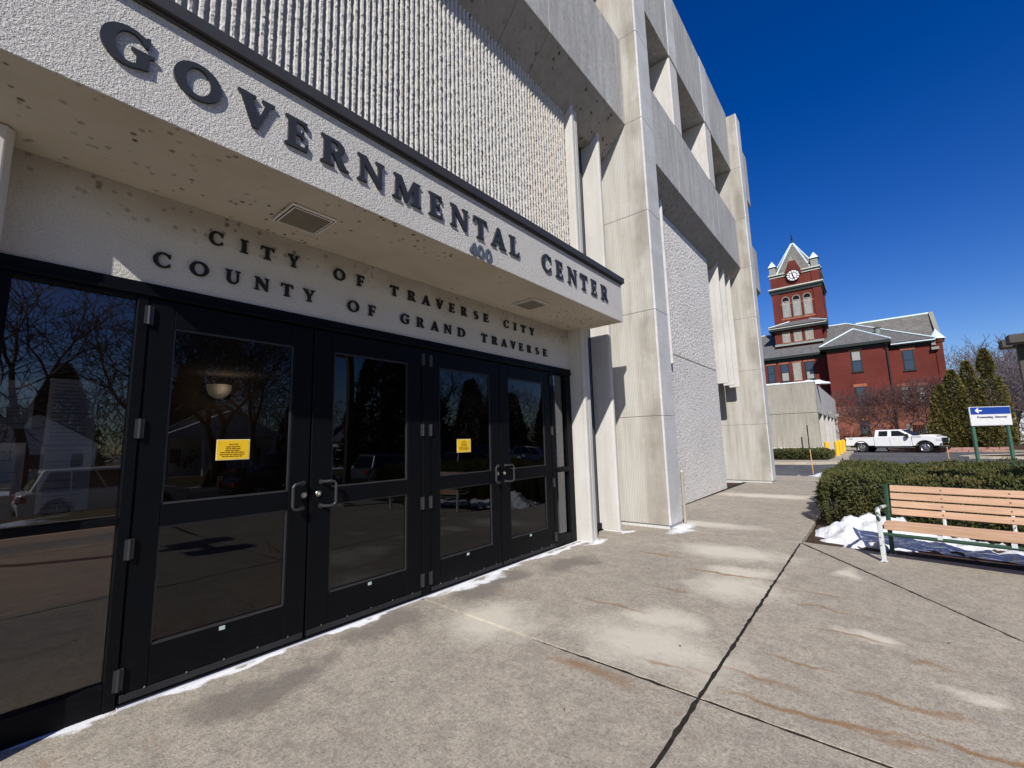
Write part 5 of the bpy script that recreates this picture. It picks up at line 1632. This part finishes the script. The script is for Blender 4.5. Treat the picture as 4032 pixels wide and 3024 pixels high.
    obj('lower_valance', MB().box(2.95, 3.22, -.95, .95, .36, .515), M['black_plastic'], T, bevel=.03)
    obj('rear_bumper', MB().box(-3.54, -3.40, -.95, .95, .58, .80), M['chrome'], T, bevel=.03)
    obj('chassis', MB().box(-3.2, 2.9, -.55, .55, .42, .60).box(-2.35, -2.0, -.75, .75, .33, .5).box(2.0, 2.35, -.75, .75, .33, .5), M['black_plastic'], T)
    return T
TR = pickup()
_a = Vector((46.0, -2.68)); _b = Vector((44.6, -6.40))
_d = (_b - _a).normalized(); _n = Vector((_d.y, -_d.x))          # its right side faces the camera
_mid = (_a + _b) / 2 - _n * .80
if _n.dot(Vector((-1, 0))) < 0:
    _mid = (_a + _b) / 2 + _n * .80
TR.scale = (.91, .91, .91)
TR.location = (_mid.x, _mid.y, -.146)
TR.rotation_euler = (0, 0, math.atan2(_d.y, _d.x))

def car(name, label, cat, loc, rot, paint, L=4.5, Wd=1.82, belt=.98, roof=1.62, hood=2.0, tail=-2.05, cab=(-2.05, 1.05), rooft=(-1.75, .35), wb=2.65, r=.35, nose=.78):
    T = thing(name, label, cat, loc, rot)
    hw = Wd / 2; x0, x1 = -L / 2, L / 2
    top = [(x0, .62), (x0 + .05, belt - .05), (cab[0], belt), (cab[1], belt), (x1 - .45, nose + .12), (x1 - .06, nose - .06), (x1, .55)]
    poly = arch_poly(x0 + .05, x1 - .05, .27, top, [-wb / 2, wb / 2], r + .07, r)
    bd = obj('body', MB().prism(poly, 'y', -hw, hw), paint, T, bevel=.07, seg=3)
    b = (cab[0] + .02, cab[1], hw * .94, belt - .02); t = (rooft[0], rooft[1], hw * .74, roof)
    gh = obj('roof', frustum(MB(), b, t), paint, T, bevel=.06, seg=3)
    n = 3 if rooft[1] - rooft[0] > 1.9 else 2
    for s in (-1, 1):
        zt = roof - .09; zb = belt + .03
        def xl(z, rear):
            k = (z - b[3]) / (t[3] - b[3])
            return (b[0] + (t[0] - b[0]) * k + .16) if rear else (b[1] + (t[1] - b[1]) * k - .14)
        cuts = [0, .30, .64, 1] if n == 3 else [0, .46, 1]
        for a, c in zip(cuts[:-1], cuts[1:]):
            A0, A1 = xl(zb, True), xl(zb, False); B0, B1 = xl(zt, True), xl(zt, False)
            q = [(A0 + (A1 - A0) * a + .03, zb), (A0 + (A1 - A0) * c - .03, zb), (B0 + (B1 - B0) * c - .03, zt), (B0 + (B1 - B0) * a + .03, zt)]
            side_pane(gh, b, t, q, s)
        for ax in (-wb / 2, wb / 2):
            wheel(T, ax, s * (hw - .10), r, .21, s, 7)
        obj('headlight', MB().box(x1 - .38, x1 - .03, min(s * hw * .62, s * (hw + .004)), max(s * hw * .62, s * (hw + .004)), nose - .14, nose + .03), M['clear_lamp'], bd, bevel=.03)
        obj('taillight', MB().box(x0 - .012, x0 + .22, min(s * hw * .70, s * (hw + .004)), max(s * hw * .70, s * (hw + .004)), belt - .30, belt - .10), M['red_lamp'], bd, bevel=.02)
        obj('mirror', MB().box(cab[1] - .32, cab[1] - .16, min(s * hw, s * (hw + .18)), max(s * hw, s * (hw + .18)), belt + .01, belt + .15), paint, T, bevel=.03)
    k = .06
    obj('windshield', MB().add([(b[1] - .02, -b[2] * .88, b[3] + .06), (b[1] - .02, b[2] * .88, b[3] + .06), (t[1] + .04, t[2] * .88, t[3] - .06), (t[1] + .04, -t[2] * .88, t[3] - .06)], [(0, 1, 2, 3)]), M['car_glass'], gh, loc=(.03, 0, .02))
    obj('rear_window', MB().add([(b[0], b[2] * .85, b[3] + .08), (b[0], -b[2] * .85, b[3] + .08), (t[0], -t[2] * .85, t[3] - .08), (t[0], t[2] * .85, t[3] - .08)], [(0, 1, 2, 3)]), M['car_glass'], gh, loc=(-.025, 0, .01))
    obj('bumper', MB().box(x1 - .10, x1 + .03, -hw * .92, hw * .92, .30, .50).box(x0 - .03, x0 + .10, -hw * .92, hw * .92, .32, .52), M['black_plastic'], T, bevel=.03)
    return T
car('suv', 'champagne small suv parked across the street, mirrored in the left window', 'car', (3.15, -18.0, -.76), 0, M['car_silver'], 4.5, 1.84, 1.0, 1.68)
car('sedan', 'black sedan parked across the street ahead of the champagne suv', 'car', (9.3, -18.1, -.76), 0, M['car_black'], 4.8, 1.82, .92, 1.42, cab=(-1.9, 1.15), rooft=(-1.0, .25))
car('suv', 'grey suv parked across the street, third in the row', 'car', (15.4, -18.0, -.76), 0, M['car_grey'], 4.6, 1.85, 1.02, 1.70)
car('suv', 'dark blue suv parked across the street, fourth in the row', 'car', (21.8, -18.2, -.76), 0, M['car_blue'], 4.7, 1.85, 1.0, 1.68)
car('van', 'dark passenger van parked far along the street', 'van', (30.5, -23.5, -.76), 1.1, M['car_grey'], 5.4, 2.0, 1.15, 2.0, cab=(-2.65, 1.75), rooft=(-2.6, 1.0), wb=3.4, nose=.95)
car('suv', 'silver suv parked far along the street beside the van', 'car', (37.0, -24.0, -.76), 1.2, M['car_silver'], 4.7, 1.85, 1.0, 1.72)
car('pickup_truck', 'black pickup parked on the far side of the street before the white house', 'pickup truck', (12.5, -26.5, -.76), 0, M['car_black'], 5.6, 1.95, 1.05, 1.85, cab=(-.4, 1.6), rooft=(-.3, .9), wb=3.6, r=.40, nose=1.0)
# ------------------------------------------------------------------ street furniture and small things
# bench
M['bench_worn'] = chipped('worn_green_paint', (.022, .06, .038), (.55, .58, .57), .46)
def bench():
    d = Vector((-.192, -.981, 0)).normalized(); back = Vector((.981, -.192, 0)).normalized()
    o = Vector((6.618, -3.436, 0))
    T = thing('park_bench', 'slatted wooden bench with a chipped green metal frame by the hedge', 'bench', tuple(o), math.atan2(d.y, d.x))
    # local: x along the bench (0 .. 1.85), y towards the back (checked below), z up
    sgn = 1 if Vector((-d.y, d.x, 0)).dot(back) > 0 else -1
    L = 1.86
    Y = lambda v: v * sgn
    def slat(name, y, z, w, t, tilt):
        m = MB()
        Mx = Matrix.Rotation(tilt * sgn, 3, 'X')
        m.cbox((L / 2 + .035, Y(y), z), (L - .03, w, t), Mx)
        return obj(name, m, M['wood'], T, bevel=.005, seg=2)
    slat('seat_slat', .035, .400, .095, .075, .1)
    for i in range(4):
        slat('seat_slat', .135 + i * .088, .425 - i * .012, .080, .034, -.12)
    for i in range(4):
        k = .470 + i * .088
        s = slat('back_slat', .455 + (k - .45) * .24, k + .035, .032, .074, -.23)
    for x, mat in ((.012, 'bench_chipped'), (L + .055, 'bench_chipped')):
        f = MB()
        f.prism([(x - .022, Y(-.012)), (x + .022, Y(-.012)), (x + .022, Y(.03)), (x - .022, Y(.03))] if False else [(x - .022, -.022), (x + .022, -.022), (x + .022, .022), (x - .022, .022)], 'z', 0, .46)
        lg = obj('front_leg', f, M[mat], T, bevel=.006)
        a = MB().tube([(x, Y(0), .44), (x, Y(-.025), .52), (x, Y(-.01), .575), (x, Y(.10), .585), (x, Y(.34), .575), (x, Y(.50), .56)], [.022, .023, .024, .020, .018, .017], 8)
        obj('armrest', a, M['bench_worn'], T)
        obj('back_upright', MB().tube([(x, Y(.43), 0), (x, Y(.44), .38), (x, Y(.53), .815)], [.024, .026, .022], 6), M['bench_green'], T)
        obj('side_rail', MB().tube([(x, Y(.0), .37), (x, Y(.25), .355), (x, Y(.44), .36)], .02, 6), M[mat], T)
        obj('foot', MB().box(x - .03, x + .03, -.035, .035, 0, .012).box(x - .03, x + .03, min(Y(.40), Y(.47)), max(Y(.40), Y(.47)), 0, .012), M['bench_chipped'], T, bevel=.003)
    obj('cross_tube', MB().tube([(.02, Y(.02), .305), (L + .05, Y(.02), .305)], .0195, 12), M['bench_green'], T)
    for x in (.50, 1.02, 1.5):
        for i in range(4):
            k = .470 + i * .088
            yy = .455 + (k - .45) * .24
            obj('bolt', MB().tube([(x, Y(yy - .0155), k + .039), (x, Y(yy - .021), k + .038)], .008, 8), M['bright_steel'], T)
        b = MB(); b.box(x - .022, x + .022, min(Y(.07), Y(.46)), max(Y(.07), Y(.46)), .355, .378); b.tube([(x, Y(.44), .37), (x, Y(.49), .62)], .016, 6)
        b.box(x - .02, x + .02, min(Y(0), Y(.03)), max(Y(0), Y(.03)), .31, .37)
        obj('bracket', b, M['bench_chipped'], T)
    return T
bench()

# snow beside and under the bench
def snow_field(name, x0, x1, y0, y1, step, f, label, zf):
    nx = int((x1 - x0) / step) + 1; ny = int((y1 - y0) / step) + 1
    xs = np.linspace(x0, x1, nx); ys = np.linspace(y0, y1, ny)
    Xg, Yg = np.meshgrid(xs, ys, indexing='ij')
    Z = f(Xg, Yg)
    V = np.column_stack([Xg.ravel(), Yg.ravel(), (Z + np.array([[zf(x)] for x in xs])).ravel()])
    idx = np.arange(nx * ny).reshape(nx, ny)
    F = np.stack([idx[:-1, :-1], idx[1:, :-1], idx[1:, 1:], idx[:-1, 1:]], -1).reshape(-1, 4)
    keep = (Z.ravel()[F] > -.03).any(1)
    o = obj(name, np_mesh(name, V, F[keep], True), M['snow'])
    return tag(o, label, 'snow')
def nz(X, Y, s, seed):
    r = np.random.default_rng(seed); out = 0 * X
    for k in range(5):
        a, b, c = r.uniform(-1, 1, 3) * s * 1.9 ** k
        a2, b2, c2 = r.uniform(-1, 1, 3) * s * 1.9 ** k
        out += (np.sin(a * X + b * Y + 6 * c) * np.cos(a2 * Y - b2 * X + c2)) / 1.7 ** k
    return out
def heap(X, Y):
    n = nz(X, Y, 5.5, 5) * .05 + nz(X, Y, 15, 6) * .026
    m1 = .32 * np.exp(-(((X - 8.25) / .46) ** 2 + ((Y + 3.1) / .34) ** 2))
    m2 = .27 * np.exp(-(((X - 8.35) / .34) ** 2 + ((Y + 3.75) / .55) ** 2))
    m3 = .12 * np.exp(-(((X - 7.72) / .28) ** 2 + ((Y + 3.0) / .26) ** 2))
    m4 = .10 * np.exp(-(((X - 7.95) / .36) ** 2)) * (Y < -3.2) * np.clip((-3.2 - Y) / .3, 0, 1) * np.clip((6.6 + Y) / .6, 0, 1)
    m5 = .10 * np.exp(-(((X - 7.36) / .055) ** 2 + ((Y + 3.12) / .13) ** 2))
    return (m1 * .85 + m2 * .8 + m3 + m4) * (1 + .16 * nz(X, Y, 7, 31)) + m5 + n - .085 + nz(X, Y, 2.0, 9) * .02 + nz(X, Y, 30, 12) * .010
snow_field('snow_heap', 7.28, 8.95, -7.0, -2.68, .034, heap, 'dirty white heap of snow between the bench and the hedge', lambda x: -.035)
def heap2(X, Y):
    return .30 * np.exp(-(((X - 20.3) / .55) ** 2 + ((Y + 2.25) / .75) ** 2)) + nz(X, Y, 4, 15) * .045 - .06
snow_field('snow_heap', 19.2, 21.5, -3.8, -.9, .05, heap2, 'small white snow heap at the driveway edge beyond the hedge', lambda x: -.13)
def heap3(X, Y):
    return .10 + nz(X, Y, .6, 25) * .12 - .05
snow_field('snow_patch', 62, 75, -30, -13, .5, heap3, 'patch of old snow on the lawn right of the arborvitae', lambda x: -.06)

# boulders in the mulch next to the snow
rk = MB(); rk.tube([(7.40, -3.42, -.03), (7.41, -3.43, .03), (7.42, -3.44, .055)], [.085, .075, .02], 7)
tag(obj('stone', rk, M['pillar_front'], bevel=.01), 'small dark stone in the mulch by the bench leg', 'stone')

# conduit at the pillar
cp = thing('downspout', 'thin grey pipe with a collar at the foot of the near pillar', 'pipe', (7.775, -.875, 0))
wpart('pipe', MB().tube([(7.775, -.875, 0), (7.775, -.875, .93)], .026, 12), M['annex'], cp)
wpart('collar', MB().tube([(7.775, -.875, .86), (7.775, -.875, .89)], .034, 12), M['pale_fin'], cp)

# way-finding sign
def wayfinding():
    a = Vector((21.60, -6.15, 0)); b = Vector((22.50, -7.24, 0)); d = (b - a).normalized(); W = (b - a).length
    T = thing('direction_sign', 'blue and white direction sign on two green posts behind the hedge', 'sign', tuple(a), math.atan2(d.y, d.x))
    z0, z1, zm = 1.575, 2.225, 1.965
    obj('board', MB().box(0, W, .02, .06, z0, z1), M['sign_edge'], T, bevel=.004)
    obj('blue_panel', MB().box(.02, W - .02, .010, .0195, zm + .004, z1 - .015), M['sign_blue'], T)
    obj('white_panel', MB().box(.02, W - .02, .010, .0195, z0 + .015, zm - .004), M['sign_white'], T)
    ar = MB(); cx, cz = .28, (zm + z1) / 2 - .003
    ar.prism([(cx - .115, cz), (cx - .01, cz + .085), (cx + .025, cz + .062), (cx - .032, cz + .018), (cx + .13, cz + .018), (cx + .13, cz - .018), (cx - .032, cz - .018), (cx + .025, cz - .062), (cx - .01, cz - .085)], 'y', .004, .0095)
    obj('arrow', ar, M['white_paint'], T)
    me = text_mesh('Prosecuting  Attorney', .092, .004, bold=.004, spacing=1.05)
    me.transform(FACE_Y); me.materials.append(M['navy'])
    t = obj('lettering', me, None, T, loc=(W / 2 + .02, .006, 1.868))
    t.scale = (1.18, 1, 1)
    for x in (.10, W - .10):
        obj('post', MB().box(x - .045, x + .045, .062, .135, -.16, z1 - .03), M['post_green'], T, bevel=.006)
    return T
wayfinding()

def lamp(loc, label, rz, H=4.0, group='square double lamps along the walk'):
    T = thing('street_lamp', label, 'lamp', loc, rz, group)
    obj('pole', MB().box(-.075, .075, -.075, .075, -.1, H - .16), M['bronze_metal'], T, bevel=.01)
    obj('base', MB().box(-.16, .16, -.16, .16, -.1, .05), M['kerb'], T, bevel=.02)
    obj('arm', MB().box(-.05, .05, -.40, .40, H - .16, H - .08), M['bronze_metal'], T, bevel=.006)
    for s in (-1, 1):
        hd = obj('lamp_head', MB().box(-.30, .30, s * .43 - .19, s * .43 + .19, H - .19, H + .06), M['bronze_metal'], T, bevel=.02)
        obj('lens', MB().box(-.24, .24, s * .43 - .14, s * .43 + .14, H - .196, H - .189), M['lens'], hd)
    return T
lamp((18.35, -6.93, -.1), 'bronze double headed lamp right of the blue sign', math.radians(90), 4.05)
lamp((5.9, -6.62, 0), 'bronze double headed lamp at the kerb beside the hedge', 0, 4.0)
lamp((-2.3, -6.82, 0), 'bronze double headed lamp at the kerb left of the doors', 0, 4.0)

# bollards, stakes, sign seen edge-on
for i, (x, y, lab) in enumerate(((36.66, -1.52, 'yellow bollard nearest to the driveway, second from the left'), (41.0, -1.50, 'yellow bollard, third from the left in the row'),
                                 (44.97, -1.52, 'yellow bollard farthest from the hedge, beside the truck tail'), (35.95, -1.02, 'yellow bollard standing apart, behind the low hedge'))):
    T = thing('bollard', lab, 'bollard', (x, y, -.06), 0, 'yellow bollards before the annex')
    obj('post', MB().tube([(0, 0, 0), (0, 0, .92), (0, 0, .98), (0, 0, 1.0)], [.135, .135, .10, .02], 14), M['yellow'], T)
    obj('foot', MB().tube([(0, 0, -.05), (0, 0, .02)], .19, 14), M['kerb'], T)
for x, y, z0, z1, lx, lab in ((21.6, -1.46, -.15, .79, -.06, 'thin orange marker stake by the snow heap at the driveway'), (29.5, -6.17, -.15, .63, -.03, 'thin orange marker stake in the driveway right of the truck')):
    T = thing('marker_stake', lab, 'stake', (x, y, z0), 0, 'orange marker stakes')
    obj('rod', MB().tube([(0, 0, 0), (0, .02, z1 - z0)], .016, 6), M['stake'], T)
    obj('tip', MB().tube([(0, .02, z1 - z0 + .001), (0, .0205, z1 - z0 + .03)], .017, 6), M['white_trim'], T)
T = thing('traffic_sign', 'dark sign on a post seen from behind before the annex', 'sign', (37.0, .05, -.06))
obj('post', MB().box(-.035, .035, -.035, .035, 0, 2.15), M['black_plastic'], T)
obj('plate', MB().box(-.05, -.04, -.02, .30, .0, .0).box(.04, .05, -.03, .03, 1.5, 2.1), M['black_plastic'], T)

# low block wall along the far side
T = thing('low_block_wall', 'low pinkish block wall below the arborvitae', 'wall', (45.9, -5.4, -.15))
for i in range(9):
    y = -5.0 - i * .62
    for j in range(2):
        wpart('block', MB().box(45.82, 46.10, y - .60 - (.3 * j), y - (.3 * j) - .005, -.15 + j * .17, -.15 + j * .17 + .165), M['pink_wall'], T)

# notices on the doors
def notice(loc, w, h, label, lines, title=None, mat='notice_yellow', edge=True, ink='ink', group=None, cat='notice', name='yellow_notice', th=.0012):
    T = thing(name, label, cat, loc, 0, group)
    if edge:
        obj('laminate', MB().box(-w / 2, w / 2, .0, th, -h / 2, h / 2), M['notice_edge'], T)
    obj('sheet', MB().box(-w / 2 + .005, w / 2 - .005, -th, -.0001 if edge else 0, -h / 2 + .005, h / 2 - .005), M[mat], T)
    return T
def lines_of(T, rows, y, mat, thick=.006):
    m = MB(); r = random.Random(len(rows))
    for x0, x1, z in rows:
        x = x0
        while x < x1:
            e = min(x1, x + r.uniform(.012, .034))
            m.box(x, e, y - .0006, y, z - thick / 2, z + thick / 2)
            x = e + .004
    o = obj('printed_lines', m, M[mat], T)
    o['kind'] = 'stuff'
N1 = notice((1.162, .017, 1.449), .211, .143, 'yellow notice on the glass of the leftmost door', 0, group='yellow notices on the doors')
me = text_mesh('NOTICE', .016, .0006, bold=.0003); me.transform(FACE_Y); me.materials.append(M['ink'])
obj('heading', me, None, N1, loc=(.0, -.0016, .035))
lines_of(N1, [(-.045, .042, .019), (-.047, .044, .006), (-.05, .043, -.007), (-.08, .072, -.020), (-.083, .075, -.034), (-.068, .058, -.047)], -.0013, 'ink')
N2 = notice((3.436, .017, 1.424), .212, .145, 'yellow notice on the glass of the third door', 0, group='yellow notices on the doors')
me = text_mesh('NOTICE', .014, .0006, bold=.0003); me.transform(FACE_Y); me.materials.append(M['ink'])
obj('heading', me, None, N2, loc=(.0, -.0016, .046))
lines_of(N2, [(-.045, .042, .029), (-.043, .044, .014), (-.045, .043, -.001), (-.075, .072, -.016), (-.078, .075, -.031), (-.065, .058, -.046)], -.0013, 'ink')
# papers behind the windows
def sheet_of_paper(x0, x1, z0, z1, y, label, rows):
    T = thing('posted_paper', label, 'paper', ((x0 + x1) / 2, y, (z0 + z1) / 2), 0, 'papers taped inside the side windows')
    w, h = x1 - x0, z1 - z0
    obj('sheet', MB().box(-w / 2, w / 2, 0, .001, -h / 2, h / 2), M['paper'], T)
    r = random.Random(int(x0 * 1000))
    lines_of(T, [(-w * .4, w * (.4 - r.random() * .25), h / 2 - (i + 1.2) * h / (rows + 1.5)) for i in range(rows) if r.random() < .85], -.0001, 'print', .004)
sheet_of_paper(.235, .437, 1.50, 1.875, .045, 'tall white paper taped inside the left window', 16)
sheet_of_paper(.230, .437, 1.13, 1.495, .046, 'lower white paper hanging below the tall one in the left window', 16)
sheet_of_paper(.020, .183, 1.590, 1.850, .045, 'white paper at the left edge of the left window', 11)
sheet_of_paper(.020, .172, 1.200, 1.515, .045, 'lowest white paper at the left edge of the left window', 13)
sheet_of_paper(5.215, 5.345, 1.90, 2.235, .050, 'upper white paper inside the narrow right window', 14)
sheet_of_paper(5.225, 5.420, 1.56, 1.890, .050, 'middle white paper inside the narrow right window', 14)
sheet_of_paper(5.232, 5.330, 1.12, 1.545, .052, 'lower narrow paper inside the narrow right window', 18)
sheet_of_paper(5.335, 5.470, 1.20, 1.548, .050, 'listing with dark entries inside the narrow right window', 12)
# cabinet inside the left window, hall furniture
T = thing('hall_bench', 'brown wooden bench inside the entrance behind the left window', 'bench', (.2, 1.45, 0))
obj('seat', MB().box(-.45, .60, -.25, .3, .82, .875), M['brown_wood'], T, bevel=.006)
obj('front_panel', MB().box(-.45, .60, -.22, -.19, .36, .815), M['brown_wood'], T)
obj('side_panel', MB().box(-.45, -.41, -.185, .3, .0, .815), M['brown_wood'], T)
obj('side_panel', MB().box(.56, .60, -.185, .3, .0, .815), M['brown_wood'], T)

# dead leaves and grit on the paving
LV = [(1.15, -1.55), (.72, -1.62), (.62, -1.42), (1.10, -2.30), (2.15, -2.05), (3.55, -3.05), (3.25, -2.3), (4.35, -3.75), (2.9, -3.9), (1.75, -1.05), (4.9, -1.4)]
for i, (x, y) in enumerate(LV):
    a = i * 1.7; s = .016
    v = [(x + s * math.cos(a), y + s * math.sin(a), .004), (x + .35 * s * math.cos(a + 1.6), y + .35 * s * math.sin(a + 1.6), .009), (x - s * math.cos(a), y - s * math.sin(a), .005), (x + .35 * s * math.cos(a - 1.6), y + .35 * s * math.sin(a - 1.6), .003)]
    o = obj('dead_leaf', MB().add(v, [(0, 1, 2, 3)]), M['bark'])
    tag(o, 'tiny dark dead leaf lying on the paving', 'leaf', 'dead leaves on the paving')

# houses across the street
def house(name, label, loc, rz, W, D, H, Hr, wall, porch=False, windows=3):
    T = thing(name, label, 'house', loc, rz)
    obj('wall', MB().box(-W / 2, W / 2, 0, D, -.3, H).prism([(-W / 2, H), (W / 2, H), (0, H + Hr - .05)], 'y', .0, D), wall, T)
    rf = MB(); o = .4
    rf.add([(-W / 2 - o, -o, H - .25), (0, -o, H + Hr), (0, D + o, H + Hr), (-W / 2 - o, D + o, H - .25)], [(0, 1, 2, 3)])
    rf.add([(W / 2 + o, -o, H - .25), (0, -o, H + Hr), (0, D + o, H + Hr), (W / 2 + o, D + o, H - .25)], [(3, 2, 1, 0)])
    ro = obj('roof', rf, M['house_roof'], T, loc=(0, 0, .12))
    obj('chimney', MB().box(1, 1.7, D * .6, D * .6 + .6, H, H + Hr + .7), M['brick'], ro)
    for i in range(windows):
        x = -W / 2 + W * (i + .5) / windows
        if porch and abs(x) < .8:
            dd = obj('door', MB().box(x - .5, x + .5, -.05, .02, 0, 2.1), M['dark_void'], T); continue
        w = obj('window', MB().box(x - .55, x + .55, -.06, .02, .9, 2.4), M['white_trim'], T)
        obj('pane', MB().box(x - .45, x + .45, -.07, -.061, 1.0, 2.3), M['window_glass'], w)
    if porch:
        for x in (-W * .42, -W * .16, W * .16, W * .42):
            obj('column', MB().tube([(x, -1.8, 0), (x, -1.8, H - .3)], .2, 12), M['white_trim'], T)
        obj('porch_roof', MB().prism([(-W / 2 - .2, H - .3), (W / 2 + .2, H - .3), (0, H + Hr * .8)], 'y', -2.1, -.1), wall, T)
        obj('porch_floor', MB().box(-W / 2, W / 2, -2.1, -.02, -.3, 0), M['kerb'], T)
    return T
PI = math.pi
house('white_house', 'white gabled house with a columned porch across the street', (14.5, -44, -.8), PI, 10, 12, 3.6, 3.0, M['siding'], True, 3)
house('small_house', 'small white house across the street behind the bare trees', (3.2, -52, -.8), PI, 8, 9, 3.2, 2.6, M['siding'])
house('small_house', 'tan house across the street at the left', (-9, -48, -.8), PI, 9, 10, 3.4, 2.8, M['tan_siding'])
house('small_house', 'white garage with a steep gable beyond the spruces', (36, -52, -.8), PI, 6, 8, 3.0, 3.0, M['siding'], windows=1)
house('small_house', 'pale house far right beyond the courthouse lawn', (84, -20, -.1), PI / 2 * -1, 8, 9, 2.6, 1.8, M['siding'])
